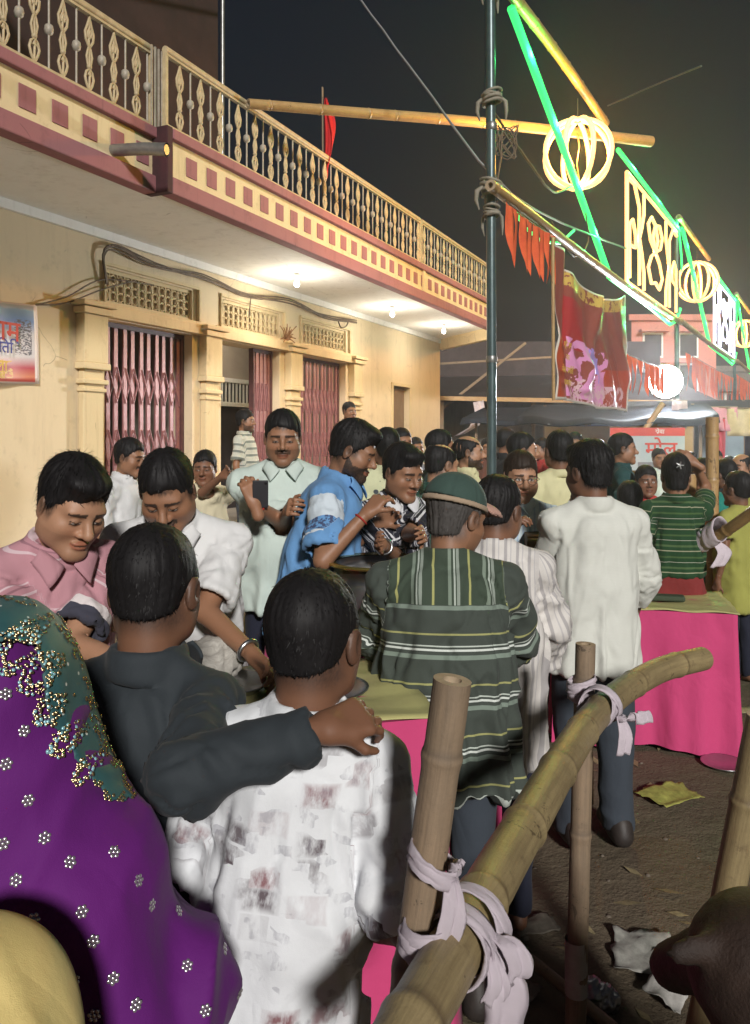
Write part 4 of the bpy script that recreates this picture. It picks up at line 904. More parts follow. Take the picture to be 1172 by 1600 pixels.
    V = np.concatenate(Vs); Q = np.concatenate(Qs); me = mesh_np('body', V, Q); a = me.color_attributes.new('Col', 'FLOAT_COLOR', 'POINT'); c4 = np.ones((len(V), 4), np.float32); c4[:, :3] = np.concatenate(Cs); a.data.foreach_set('color', c4.ravel()); obj('body', me, M['skin'], e)
    if hair is not None:
        hm = hair_mesh(Cn, Hm, hs, hair, max(vh, .004)*1.15, seed)
        if hm: obj('hair', hm, HAIR[haircol], e)
    info = dict(e=e, T=T, s=s_, hs=hs, C=Cn, Hm=Hm, N=N_, Sh=Sh, arms=arms, Ls=Ls, root=root, Yw=Yw, legs=legs, hip=hip, lod=lod, w=w)
    if shirt:
        sh = shirt; hem = sh.get('hem', .8); lo_s = lo-.12; lo_s[2] = min(lo_s[2], T(0, 0, hem)[2]-.1); hv_ = Vox(lo_s, hi+.05, vb*(.72 if lod == 0 else .85)); loose = sh.get('loose', .016); lw = loose*s_
        dp = .105+.02*belly
        hv_.op(ecap(T(0, .0, 1.33), T(0, .012+.02*belly, 1.1), (.148*s_*w+lw, .098*s_+lw), (.145*s_*w+lw*1.4, (.105+.05*belly)*s_+lw), xd), .04)
        hb = T(0, .006, hem-.14); hv_.op(ecap(T(0, .012+.02*belly, 1.1), hb, (.145*s_*w+lw*1.4, (.105+.05*belly)*s_+lw), (.165*s_*w+lw*1.6, (.118+.03*belly)*s_+lw*1.3), xd), .05)
        nk = T(0, -.012, 1.475)
        for sd in (-1, 1):
            hv_.op(rcone(Sh[sd]*.97+Sh[-sd]*.03, T(sd*.05, -.012, 1.462), .05*s_+lw*.3, .028*s_+lw*.2), .045)
        axl = {}
        for sd in (-1, 1):
            S, Eb, W = arms[sd]; ln = sh.get('sleeve', .7); r0 = .05*s_+lw*.3
            if ln <= 1: P1 = S+(Eb-S)*ln; hv_.op(rcone(S, P1, r0, .05*s_+lw*1.1, True), .03); end = (P1, (Eb-S)/np.linalg.norm(Eb-S), .05*s_+lw*1.1)
            else: P1 = Eb+(W-Eb)*(ln-1); hv_.op(rcone(S, Eb, r0, .047*s_+lw), .03); hv_.op(rcone(Eb, P1, .047*s_+lw, .036*s_+lw*.8, True), .02); end = (P1, (W-Eb)/np.linalg.norm(W-Eb), .036*s_+lw*.8)
            hv_.op(rcone(end[0]-end[1]*.035*s_, end[0]+end[1]*.03, end[2]-max(.010, vb*1.5), end[2]-max(.009, vb*1.4)), .004, 'sub')
        dn = Ls @ np.array((0, 0, -1.)); hv_.cut(T(0, 0, hem), dn)
        hv_.op(ell(T(0, .026, 1.525), np.array((.066, .07, .06))*s_, Ls), .012, 'sub')
        if sh.get('vneck'): hv_.op(rcone(T(0, .085, 1.48), T(0, .125, 1.48-sh['vneck']), .042*s_, .006), .012, 'sub')
        if sh.get('collar', True):
            tm = Ls @ np.array(Matrix.Rotation(R(-3), 3, 'X')); cc = T(0, -.002, 1.458); ck = Vox(cc-.14*s_, cc+.14*s_, vb*.6) if 0 else hv_
            ck.op(torus(cc, tm, .071*s_, .077*s_, .008*s_+.004, .034*s_), .008)
            hv_.op(rcone(T(0, .06, 1.5), T(0, .115, 1.5-max(.075, sh.get('vneck', 0))), .03*s_, .006), .006, 'sub')
        V, Q = hv_.mesh(); V = smooth(V, Q, 1, .5); N = vnormals(V, Q); Pl = (V-hip) @ Ls/s_+np.array((0, 0, .93))
        # pattern coordinates: torso (x, z) or along the arm
        best = np.full(len(V), 9.); pat = np.stack([Pl[:, 0], Pl[:, 2], np.zeros(len(V))], 1); aw = np.zeros(len(V))
        for sd in (-1, 1):
            S, Eb, W = arms[sd]; acc = 0
            for a_, b_ in ((S, Eb), (Eb, W)):
                ba = b_-a_; Ln = np.linalg.norm(ba); t_ = np.clip(((V-a_) @ ba)/Ln**2, 0, 1); dd = np.linalg.norm(V-a_-t_[:, None]*ba, axis=1); out = (np.abs(Pl[:, 0]) > .165*w) & (np.sign(Pl[:, 0]) == sd) | (dd < .085*s_) & ((t_ > .25) | (acc > 0)); m = (dd < best) & out & (dd < .12*s_)
                ax_ = ba/Ln; r_ = V-a_-t_[:, None]*ba; u1 = np.cross(ax_, (0, 0, 1.)); u1 = u1/max(np.linalg.norm(u1), 1e-6); ang = np.arctan2(r_ @ np.cross(ax_, u1), r_ @ u1)
                pat[m] = np.stack([ang[m]*.06+sd*.3, 1.42-(acc+t_[m]*Ln)/s_, np.full(m.sum(), 1.)], 1); best[m] = dd[m]; aw[m] = 1; acc += Ln
        # folds
        f = sh.get('fold', 1.0); P = Pl
        q = np.stack([P[:, 0]*8+2*P[:, 1], P[:, 1]*6, P[:, 2]*1.7+1.2*P[:, 0]], 1); wp = vnoise(q*1.3, seed+1)-.5; n1 = vnoise(q*1.6+wp[:, None]*1.5, seed+2); rid = 1-np.abs(2*n1-1)*1.8
        q2 = np.stack([pat[:, 0]*9, pat[:, 1]*13, P[:, 1]*7], 1); n2 = vnoise(q2+wp[:, None]*3, seed+4); rid2 = 1-np.abs(2*n2-1)*2
        hemw = np.clip((1.15-P[:, 2])/.3, 0, 1); drape = np.sin(np.arctan2(P[:, 1], P[:, 0])*7+wp*7)*.006*hemw
        cr_ = Ls @ np.array((0, 0, 1.)); q3 = np.stack([P[:, 0]*11+P[:, 2]*7*np.sign(P[:, 0]+1e-6), P[:, 1]*9, P[:, 2]*8-P[:, 0]*5*np.sign(P[:, 0]+1e-6)], 1); n3 = vnoise(q3+wp[:, None]*2.5, seed+6); rid3 = np.clip(1-np.abs(2*n3-1)*3.2, -.6, 1)
        arm_near = np.clip(1-np.abs(np.abs(P[:, 0])-.15*w)/.09, 0, 1); amp = np.where(aw > 0, .009*rid2+.004*rid3, .011*rid+drape*1.3+.003*rid2+.007*rid3*(.35+.65*arm_near))
        # long drape folds, bunching rings on the sleeves, and thin sharp creases
        ph1 = P[:, 0]*62+np.sign(P[:, 1])*1.3+wp*8+P[:, 2]*6*np.sign(P[:, 0]+1e-6); mk = np.clip((vnoise(P*np.array((5, 5, 2.5))+3.3, seed+12)-.42)*4, 0, 1)*np.clip((1.36-P[:, 2])/.18, 0, 1)
        amp = amp+np.where(aw > 0, 0, .0065*mk*(np.sin(ph1)+.35*np.sin(2*ph1+1)))
        ph2 = pat[:, 1]*78+pat[:, 0]*18+vnoise(np.stack([pat[:, 0]*16, pat[:, 1]*11, P[:, 1]*5], 1), seed+13)*15; mk2 = np.clip((vnoise(np.stack([pat[:, 0]*12, pat[:, 1]*7, P[:, 1]*6], 1), seed+14)-.38)*3.5, 0, 1)
        amp = amp+np.where(aw > 0, .0042*mk2*np.sin(ph2), 0)
        qa = np.stack([P[:, 0]*7+P[:, 2]*4*np.sign(P[:, 0]+1e-6), P[:, 1]*6, P[:, 2]*3-P[:, 0]*3*np.sign(P[:, 0]+1e-6)], 1); qb = np.stack([pat[:, 0]*14, pat[:, 1]*9, P[:, 1]*9], 1); qq = np.where((aw > 0)[:, None], qb, qa)
        nc = vnoise(qq+wp[:, None]*1.8, seed+15); mc_ = np.clip((vnoise(qq*.8+9.1, seed+16)-.45)*5, 0, 1); amp = amp-.0085*np.exp(-((nc-.5)/.04)**2)*mc_
        edge = np.clip((1.46-P[:, 2])/.06, 0, 1); V = V+N*(amp*f*s_*edge)[:, None]
        me = mesh_np('shirt', V, Q); a = me.attributes.new('pat', 'FLOAT_VECTOR', 'POINT'); a.data.foreach_set('vector', pat.astype(np.float32).ravel()); o = obj(sh.get('name', 'shirt'), me, sh['mat'], e); info['shirt'] = o
        if sh.get('collar', True) and lod < 2:
            for sd in (-1, 1):
                a_, b_, c_, d_ = T(sd*.012, .098, 1.448), T(sd*.07, .055, 1.487), T(sd*.092, .062, 1.452), T(sd*.056, .122, 1.398); n_ = 6; Vc = []
                for i_ in range(n_+1):
                    for j_ in range(n_+1):
                        u_, v_ = i_/n_, j_/n_; p_ = a_*(1-u_)*(1-v_)+b_*u_*(1-v_)+c_*u_*v_+d_*(1-u_)*v_; Vc.append(p_+Ls @ np.array((0, .008*math.sin(math.pi*v_)*s_+.004, .004*math.sin(math.pi*u_))))
                mc = mesh_np('collar_flap', np.array(Vc), [(i_*(n_+1)+j_, (i_+1)*(n_+1)+j_, (i_+1)*(n_+1)+j_+1, i_*(n_+1)+j_+1) for i_ in range(n_) for j_ in range(n_)]); ac = mc.attributes.new('pat', 'FLOAT_VECTOR', 'POINT'); ac.data.foreach_set('vector', np.tile(np.array((.01, 1.36, 0), np.float32), len(Vc))); oc = obj('collar_flap', mc, sh['mat'], e); oc.modifiers.new('solid', 'SOLIDIFY').thickness = .005
    if pants:
        lo_p = np.minimum(legs[-1][2], legs[1][2])-.12; hi_p = np.maximum(np.maximum(legs[1][1], legs[-1][1]), hip)+.2; zc = 0.0
        pv = Vox(lo_p, hi_p, vb); pw = pants.get('wide', 0)
        pv.op(ell(hip+np.array((0, 0, .0)), np.array((.146*w, .108+.02*belly, .13))*s_), .03); pv.op(ell(hip+np.array((0, 0, .06))*s_, np.array((.138*w, .103+.02*belly, .1))*s_), .03)
        for sd in (-1, 1):
            hp_, kn, an = legs[sd]; pv.op(rcone(hp_, kn, .092*s_, .068*s_+pw), .03); pv.op(rcone(kn, an+np.array((0, 0, -.02)), .066*s_+pw, .055*s_+pw, True), .02)
        V, Q = pv.mesh(); V = smooth(V, Q, 1); N = vnormals(V, Q); n1 = vnoise(V*np.array((7, 7, 5))+3*vnoise(V*4, seed+9)[:, None], seed+8); V = V+N*((1-np.abs(2*n1-1)*2)*.007)[:, None]
        o = obj(pants.get('name', 'trousers'), mesh_np('trousers', V, Q), pants['mat'], e)
    if shoes:
        for sd in (-1, 1):
            an = legs[sd][2]; v = Vox(an-.12, an+np.array((.1, .26, .08)), .012); v.op(rcone(an+np.array((0, -.05, -.025)), an+np.array((sd*.015, .16, -.035)), .045, .04), .02); v.op(rcone(an+np.array((0, -.03, .02)), an, .045, .045), .03); v.cut(np.array((0, 0, .005)), np.array((0, 0, -1.)))
            V, Q = v.mesh(); obj('shoe', mesh_np('shoe', smooth(V, Q), Q), M['shoe'], e)
    return info
M['shoe'] = pmat('worn_shoe_leather', (.04, .03, .025), (.025, .02, .018), 12, .55)
# ------------------------------------------------------------------ clothes
def C(name, col, **k): return mat_cloth(name, None, col, **k)
def vstripes(vals, period, base):
    f = stripes(vals, period, base); return lambda t, x, y, p: f(t, y, x, p)
WHITE_L = (.66, .66, .64)
def fn_cap(t, x, y, p):
    h = stripes([(.03, .07, (.34, .34, .14)), (.27, .30, (.5, .55, .5)), (.34, .385, (.62, .66, .62)), (.46, .55, (.2, .25, .21))], .154, (.058, .07, .06))(t, x, t.math('SUBTRACT', 2.0, y), p)
    v = stripes([(.05, .14, (.2, .25, .2)), (.2, .25, (.4, .45, .4)), (.28, .36, (.26, .3, .26)), (.62, .68, (.36, .36, .14))], .115, (.05, .07, .05))(t, y, x, p)
    yoke = t.math('MULTIPLY', t.math('GREATER_THAN', y, 1.315), t.math('LESS_THAN', p, .5)); return t.mix(yoke, h, v)
def fn_pink(t, x, y, p):
    b = (.46, .235, .27); c = stripes([(.1, .14, (.6, .45, .48)), (.22, .25, (.3, .15, .18)), (.30, .33, (.6, .45, .48))], .16, b)(t, x, y, p)
    sl = t.math('MULTIPLY', t.math('GREATER_THAN', p, .5), t.math('LESS_THAN', y, 1.245)); c = t.mix(sl, c, (.66, .6, .6)); sl2 = t.math('MULTIPLY', t.math('GREATER_THAN', p, .5), t.math('LESS_THAN', y, 1.218)); return t.mix(sl2, c, (.05, .05, .07))
def fn_blue(t, x, y, p):
    b = (.135, .3, .56); sl = t.math('MULTIPLY', t.math('GREATER_THAN', p, .5), rect(t, y, y, 1.3, 1.405, 1.3, 1.405)); c = t.mix(sl, b, (.55, .62, .68))
    s2 = t.math('MULTIPLY', t.math('GREATER_THAN', p, .5), rect(t, y, y, 1.23, 1.3, 1.23, 1.3)); n = t.math('GREATER_THAN', t.noise(70, 3, .6, t.attr('pat').outputs['Vector']), .5); c = t.mix(t.math('MULTIPLY', s2, n), c, (.06, .08, .16))
    s3 = t.math('MULTIPLY', t.math('GREATER_THAN', p, .5), rect(t, y, y, 1.218, 1.228, 1.2, 1.3)); return t.mix(s3, c, (.6, .66, .72))
def fn_print(t, x, y, p):
    v = t.attr('pat').outputs['Vector']; mp = t.n('Mapping'); t.l(v, mp.inputs[0]); mp.inputs['Scale'].default_value = (1, 1.5, 1); vo = t.n('TexVoronoi', distance='CHEBYCHEV'); vo.inputs['Scale'].default_value = 13; vo.inputs['Randomness'].default_value = .9; t.l(mp.outputs[0], vo.inputs['Vector'])
    cs = t.n('SeparateColor'); t.l(vo.outputs['Color'], cs.inputs[0]); sel = t.math('GREATER_THAN', cs.outputs[0], .5); st_ = t.n('Mapping'); t.l(v, st_.inputs[0]); st_.inputs['Scale'].default_value = (34, 14, 1); br = t.noise(1, 4, .7, st_.outputs[0]); d_ = t.math('SUBTRACT', .52, vo.outputs['Distance'])
    soft = t.math('MULTIPLY', t.math('MULTIPLY', sel, t.ramp(d_, [(.03, (0, 0, 0)), (.32, (1, 1, 1))])), t.ramp(br, [(.34, (0, 0, 0)), (.58, (1, 1, 1))]))
    c = t.mix(t.math('MULTIPLY', t.noise(16, 4, .7, v), .45), (.74, .76, .78), (.55, .56, .6))
    col = t.mix(t.math('GREATER_THAN', cs.outputs[1], .5), (.22, .1, .11), (.1, .075, .085)); c = t.mix(t.math('MULTIPLY', soft, .97), c, col)
    vo2 = t.n('TexVoronoi', distance='CHEBYCHEV'); vo2.inputs['Scale'].default_value = 34; t.l(mp.outputs[0], vo2.inputs['Vector']); c2 = t.n('SeparateColor'); t.l(vo2.outputs['Color'], c2.inputs[0]); s2 = t.math('MULTIPLY', t.math('GREATER_THAN', c2.outputs[2], .75), t.ramp(br, [(.45, (0, 0, 0)), (.6, (1, 1, 1))])); return t.mix(t.math('MULTIPLY', s2, .5), c, (.3, .3, .34))
def fn_floral(t, x, y, p):
    v = t.attr('pat').outputs['Vector']; vo = t.n('TexVoronoi'); vo.inputs['Scale'].default_value = 13; t.l(v, vo.inputs['Vector']); return t.mix(t.math('LESS_THAN', vo.outputs['Distance'], .2), (.55, .56, .36), (.07, .08, .09))
def fn_plaid(t, x, y, p):
    a = stripes([(.1, .35, (.02, .06, .05)), (.6, .68, (.3, .36, .3))], .07, (.05, .14, .1)); b = a(t, y, x, p); return t.mix(.5, a(t, x, y, p), b)
CL = dict(
    pink=mat_cloth('pink_polo_knit', fn_pink), blue=mat_cloth('blue_polo_knit', fn_blue), cap=mat_cloth('green_striped_cotton', fn_cap), prnt=mat_cloth('white_printed_cotton', fn_print, rough=.8),
    white=C('white_cotton', (.66, .66, .66)), mint=C('pale_mint_cotton', (.52, .6, .55)), bstripe=mat_cloth('black_white_striped_knit', vstripes([(.0, .14, (.6, .6, .62)), (.3, .36, (.45, .45, .48)), (.42, .48, (.45, .45, .48))], .072, (.02, .02, .03))),
    offw=mat_cloth('offwhite_fine_cotton', stripes([(.0, .2, (.57, .58, .53))], .006, (.62, .63, .58))), wstripe=mat_cloth('white_grey_striped_cotton', vstripes([(.0, .25, (.4, .38, .38)), (.5, .6, (.5, .48, .48))], .045, (.64, .61, .58))),
    dark=C('charcoal_satin_cotton', (.03, .037, .043), rough=.78, spec=.25, wrinkle=.8), lblue=mat_cloth('pale_blue_striped_cotton', vstripes([(0, .3, (.38, .48, .6))], .03, (.55, .64, .68))), paleyel=C('pale_yellow_cotton', (.6, .57, .34)), cream=C('cream_tee', (.6, .54, .38)),
    tee=mat_cloth('grey_striped_tee', stripes([(.0, .35, (.2, .22, .2)), (.35, .45, (.6, .6, .52))], .075, (.52, .52, .45))), brown=C('brown_shirt', (.13, .055, .04)), floral=mat_cloth('floral_shirt_cotton', fn_floral), plaid=mat_cloth('green_plaid_cotton', fn_plaid), teal=C('dark_teal_cotton', (.02, .06, .06)),
    red=C('red_cotton', (.4, .04, .035)), green=mat_cloth('green_sari_silk', stripes([(.0, .05, (.3, .3, .2)), (.2, .3, (.07, .12, .05)), (.5, .52, (.4, .4, .33)), (.7, .78, (.06, .11, .04))], .14, (.018, .055, .022))), maroonsari=C('maroon_print_sari', (.2, .03, .03)), tealsari=C('teal_sari', (.02, .2, .16)), black=C('black_cotton', (.02, .02, .022)), yellow=C('yellow_green_frock', (.32, .32, .08)), grey=C('grey_cotton', (.2, .2, .21)),
    navy=C('navy_trouser_cloth', (.018, .02, .035)), slate=C('slate_trouser_cloth', (.045, .055, .07)), khaki=C('khaki_trouser_cloth', (.18, .14, .09)), blackp=C('black_trouser_cloth', (.014, .014, .017)))
def P_(m, **k): return dict(mat=CL[m], **k)
short = dict(vol=.011, strands=900, len=.012)
N1 = 'people served at the stall'; N2 = 'bystanders behind the stall'; N3 = 'crowd by the street'
# --- foreground boys, seen from behind
boy1 = person('boy in white brown-patched print shirt, seen from behind, hand resting on his shoulder', 490, 1.34, top=884, yaw=-4, w=.93, side_lean=7, head=(-14, 4, 0), tone='dark', hair=dict(vol=.008, strands=9000, len=.009, lift=.6, back=-.045, rough=.4), shirt=P_('prnt', sleeve=.98, hem=.72, loose=.022, fold=1.2), pants=P_('prnt'), lod=0, Rr=((566, 1450, 1.40), (.5, -.9, -.5)), L=((330, 1420, 1.5), (-.6, -.6, -.6)), handsR=dict(curl=40))
boy2 = person('boy in charcoal shirt reaching an arm round the boy beside him', 241, 1.46, w=.86, top=814, yaw=-14, head=(8, 8, 0), tone='dark', hair=dict(vol=.008, strands=9000, len=.010, lift=.6, back=-.05, rough=.5), shirt=P_('dark', sleeve=1.93, hem=.72, loose=.011, fold=1.4), pants=P_('navy'), lod=0, Rr=((506, 1138, 1.19), (.0, -1.3, -.25)), handsR=dict(curl=38, up=(.1, -.75, .7), dir=(.55, .62, .05)))
# --- men behind the counter
pinkman = person('man in pink polo shirt bending over the counter with a smile', 112, 2.1, top=714, yaw=222, lean=20, head=(8, 26, -4), tone='fair', hair=dict(vol=.02, strands=5000, len=.02, quiff=1, fringe=.074), face=dict(stubble=.6), shirt=P_('pink', sleeve=.82, hem=.84, loose=.02), pants=P_('navy'), lod=0, chub=.8, w=1.06, belly=.5, Rr=((40, 1090, 1.75), (-.7, .2, -.8)), L=((205, 1040, 1.95), (.8, -.3, -.6)))
whiteman = person('man with moustache in white half-sleeve shirt looking down at the counter', 262, 2.5, top=704, yaw=184, lean=24, head=(-2, 34, 3), tone='mid', hair=dict(vol=.016, strands=4000, len=.013, fringe=.072), face=dict(stash=1), shirt=P_('white', sleeve=.85, hem=.8, loose=.024, fold=.75), pants=P_('slate'), lod=0, w=1.12, belly=.7, chub=.5, L=((394, 1022, 2.28), (1, -.3, -.1)), Rr=((150, 985, 2.2), (-.8, -.6, -.6)), handsL=dict(curl=30), handsR=dict(curl=35))
phoneman = person('moustached man in pale mint shirt holding a phone up in both hands', 442, 3.75, top=640, yaw=186, lean=2, head=(0, 9, 0), tone='mid', hair=dict(vol=.014, strands=2500, len=.012, fringe=.072), face=dict(stash=.6, eyes='down', stubble=1), shirt=P_('mint', sleeve=.95, hem=.82, loose=.028), pants=P_('navy'), lod=1, w=1.12, belly=.6, chub=.5, Rr=((398, 788, 3.42), (-.8, -.2, -.7)), L=((450, 800, 3.45), (.7, -.2, -.8)), handsR=dict(curl=45, up=(-.3, .9, .3), dir=(.25, 0, .8)), handsL=dict(curl=45, up=(.5, .6, .3)))
blueman = person('bearded man in blue polo shirt with white shoulder, serving with an outstretched arm', 552, 3.5, top=658, yaw=262, lean=15, head=(0, 22, 0), tone='mid', hair=dict(vol=.02, strands=3500, len=.018, quiff=1, fringe=.068, back=-.05), face=dict(beard=1, stash=1), shirt=P_('blue', sleeve=.85, hem=.74, loose=.03), pants=P_('navy'), lod=1, w=1.0, belly=.3, Rr=((572, 803, 3.22), (.2, -.7, -.6)), L=((590, 820, 3.5), (-.2, -.6, -.8)), handsR=dict(curl=(40, 45, 55, 60, 35), up=(.2, .3, 1.0)))
strman = person('man in black polo with white vertical stripes looking down at a pot', 629, 3.6, top=694, yaw=205, lean=10, head=(14, 16, 0), tone='mid', hair=dict(vol=.018, strands=2500, len=.016, quiff=1, fringe=.07), face=dict(stubble=.4), shirt=P_('bstripe', sleeve=.9, hem=.8, loose=.022), pants=P_('slate'), lod=1, w=1.05, belly=.5, chub=.5, Rr=((598, 852, 3.25), (-.8, -.3, -.7)), L=((655, 834, 3.25), (.8, -.3, -.7)))
glassman = person('man with spectacles in pale blue open-collared shirt facing the counter', 813, 3.9, top=705, yaw=172, head=(14, 6, -3), tone='fair', hair=dict(vol=.016, strands=2500, len=.014, fringe=.07), haircol='brown', face=dict(stubble=.3, eyes='open'), shirt=P_('lblue', sleeve=.9, hem=.8, loose=.026, vneck=.1), pants=P_('slate'), lod=1, w=1.1, belly=.6, chub=1, L=((855, 930, 3.75),), Rr=((790, 930, 3.75),))
# --- customers in front of it
capman = person('man in green cap and dark green striped shirt, back to the camera', 712, 2.42, top=738, yaw=-4, lean=6, head=(-42, 16, 0), tone='mid', hair=dict(vol=.009, strands=2500, len=.012, back=-.07), haircol='grey', face=dict(stubble=.8), shirt=P_('cap', sleeve=1.42, hem=.72, loose=.03, fold=1.5), pants=P_('slate'), lod=0, w=1.16, belly=.4, shoes=True, L=((612, 1052, 2.72), (-.9, -.4, -.5)), Rr=((790, 1075, 2.75), (.9, -.3, -.5)), crown=.02)
kid = person('youth in white grey-striped shirt with a hand at his mouth behind the green cap', 778, 2.8, top=742, yaw=-12, lean=4, head=(-20, 10, 0), tone='dark', hair=dict(vol=.012, strands=2500, len=.012), shirt=P_('wstripe', sleeve=1.9, hem=.62, loose=.028, fold=1.4), pants=P_('navy'), lod=1, L=((792, 838, 2.95), (-.6, .1, -.9)), Rr=((850, 1040, 2.95), (.9, -.3, -.6)), handsL=dict(curl=50))
backman = person('man in loose off-white shirt standing with his back to the camera', 920, 3.3, top=690, yaw=6, head=(24, 6, 0), tone='dark', hair=dict(vol=.019, strands=4500, len=.022, lift=1.3, quiff=1, back=-.06), shirt=P_('offw', sleeve=1.6, hem=.74, loose=.022, fold=.9), pants=P_('slate', wide=.012), lod=0, w=1.06, shoes=True, L=((880, 985, 3.6), (-.9, -.2, -.5)), Rr=((985, 1010, 3.55), (.9, -.3, -.4)))
lowkid = person('child with dark rounded hair half hidden behind the off-white shirt', 984, 5.1, top=756, yaw=-10, head=(0, 5, 0), tone='dark', hair=dict(vol=.03, strands=2000, len=.02, back=-.09), shirt=P_('maroonsari', sleeve=.8), pants=P_('blackp'), lod=2)
# --- on the steps and plinth of the house
person('seated man in white shirt and spectacles, side on, by the first gate', 203, 5.3, top=684, fit='z', h=1.7, yaw=255, seat=True, lean=10, head=(0, 10, 0), tone='mid', hair=dict(vol=.014, strands=1200), face=dict(stash=.5), shirt=P_('white', sleeve=.85, loose=.02), pants=P_('slate'), lod=2, group=N2)
person('seated boy in pale yellow tee resting his chin on a raised arm', 320, 5.6, top=703, fit='z', h=1.6, yaw=205, seat=True, lean=8, head=(-25, 5, 0), tone='dark', hair=dict(vol=.013, strands=1200), shirt=P_('cream', sleeve=.7), pants=P_('slate'), lod=2, group=N2, L=((346, 745, 5.35), (1, -.2, -.3)))
person('man in grey striped tee standing in the middle doorway, side on', 384, 8.8, top=640, fit='z', h=1.66, yaw=262, head=(0, 0, 0), tone='mid', hair=dict(vol=.018, strands=600), face=dict(beard=.8), shirt=P_('tee', sleeve=.8), pants=P_('slate'), lod=2, group=N2)
person('man in dark brown shirt on the plinth by the far folding gate', 546, 10.4, top=627, fit='z', h=1.68, yaw=218, head=(0, 5, 0), tone='mid', hair=dict(vol=.01), face=dict(eyes='open'), shirt=P_('brown', sleeve=1.8), pants=P_('navy'), lod=2, group=N2)
# --- behind the stall
person('man in pale shirt with dark leaf print, seen from behind', 604, 5.0, top=668, yaw=14, tone='dark', hair=dict(vol=.014, strands=1000), shirt=P_('floral', sleeve=.8), pants=P_('navy'), lod=2, group=N2)
person('man with spectacles peeping over the leaf-print shoulder', 628, 6.6, top=668, yaw=205, tone='mid', hair=dict(vol=.013), face=dict(eyes='open'), shirt=P_('grey'), pants=P_('navy'), lod=3, group=N2)
person('man with receding hair in green plaid shirt left of the bald man', 690, 4.5, top=691, yaw=300, head=(0, 10, 0), tone='fair', hair=dict(vol=.01, bald=1, strands=800), shirt=P_('plaid', sleeve=.9), pants=P_('navy'), lod=2, group=N2)
person('dark-haired man looking right, head just above the plaid shirt man', 689, 5.7, top=671, yaw=285, tone='mid', hair=dict(vol=.015), shirt=P_('teal'), pants=P_('navy'), lod=2, group=N2)
person('bald bearded man in yellow shirt looking right beside the steel pole', 733, 5.6, top=678, yaw=262, tone='fair', hair=dict(vol=.004, bald=1), face=dict(beard=1, stash=1, eyes='open'), shirt=P_('paleyel', sleeve=.8), pants=P_('navy'), lod=2, group=N2)
# --- crowd on the right
person('dark-haired man in black just right of the steel pole', 792, 7.6, top=669, yaw=280, tone='mid', hair=dict(vol=.014), shirt=P_('black'), pants=P_('navy'), lod=3, group=N3)
person('man in white looking right above the spectacled man', 817, 5.7, top=676, yaw=268, tone='fair', hair=dict(vol=.016, strands=600), face=dict(eyes='open'), shirt=P_('white'), pants=P_('navy'), lod=2, group=N3)
person('broad man in pale yellow shirt seen from behind, left of the off-white shirt', 873, 4.9, top=672, yaw=8, tone='dark', hair=dict(vol=.013, strands=1200), shirt=P_('paleyel', sleeve=.9), pants=P_('slate'), lod=2, w=1.1, group=N3)
person('man in grey far behind the pale yellow shirt', 898, 8.0, top=675, yaw=160, tone='mid', hair=dict(vol=.014), shirt=P_('grey'), pants=P_('navy'), lod=3, group=N3)
person('man in dark teal shirt looking right before the stall banner', 973, 6.3, top=676, yaw=262, tone='mid', hair=dict(vol=.012), shirt=P_('teal', sleeve=.8), pants=P_('khaki'), lod=2, group=N3)
person('girl in red top facing the camera', 1010, 6.0, top=727, yaw=178, tone='dark', hair=dict(vol=.016, back=-.08), face=dict(eyes='open'), shirt=P_('red', sleeve=.8), pants=P_('maroonsari', wide=.06), lod=2, group=N3)
gw = person('woman in green sari with a silver hair clip, one hand on her head', 1056, 4.7, top=711, yaw=-12, head=(0, 4, 0), tone='mid', hair=dict(vol=.024, strands=1500, len=.02, back=-.085), shirt=P_('green', sleeve=.6, hem=.95), pants=P_('maroonsari', wide=.11, name='sari_skirt'), lod=1, group=N3, Rr=((1086, 724, 4.72), (.4, 1, -.2)), handsR=dict(curl=20, up=(.3, -.9, .3), dir=(-.7, 0, .5)))
person('woman in teal sari partly behind the bamboo posts', 1098, 5.9, top=716, yaw=150, tone='mid', hair=dict(vol=.016, back=-.08), face=dict(eyes='open'), shirt=P_('tealsari', hem=.75, loose=.03), pants=P_('tealsari', wide=.1), lod=2, group=N3)
person('person in black between the two bamboo posts on the right', 1131, 6.4, top=718, yaw=35, tone='dark', hair=dict(vol=.02), shirt=P_('black'), pants=P_('navy'), lod=3, group=N3)
person('bald man in yellow at the far right of the crowd', 1158, 6.9, top=707, yaw=120, tone='fair', hair=dict(vol=.002, bald=1), shirt=P_('yellow'), pants=P_('khaki'), lod=2, group=N3)
person('child in yellow-green frock at the right edge', 1152, 5.4, top=737, yaw=30, tone='dark', hair=dict(vol=.018), shirt=P_('yellow', sleeve=.6, hem=.6, loose=.03), pants=P_('navy'), lod=2, group=N3)
for px, tp, d_, yw, sh_, l_ in ((650, 683, 9.0, 200, 'white', 'far man in white behind the man in the striped polo'), (762, 684, 9.5, 180, 'brown', 'far man in brown mostly hidden by the steel pole'), (846, 684, 9.0, 100, 'red', 'far man in red between the spectacled man and the pale yellow shirt'), (936, 686, 10, 190, 'white', 'far man in white right above the off-white shirt'), (1030, 700, 9.5, 185, 'mint', 'far man in mint behind the girl in red'), (1118, 702, 9.0, 190, 'red', 'far person in red behind the tall bamboo post'), (1080, 706, 10.5, 175, 'cream', 'far person in cream behind the green sari'), (1140, 712, 11, 180, 'teal', 'far person in teal near the violet light strip')):
    person(l_, px, d_, top=tp, yaw=yw, tone='mid', hair=dict(vol=.014), shirt=P_(sh_), pants=P_('navy'), lod=3, group=N3)
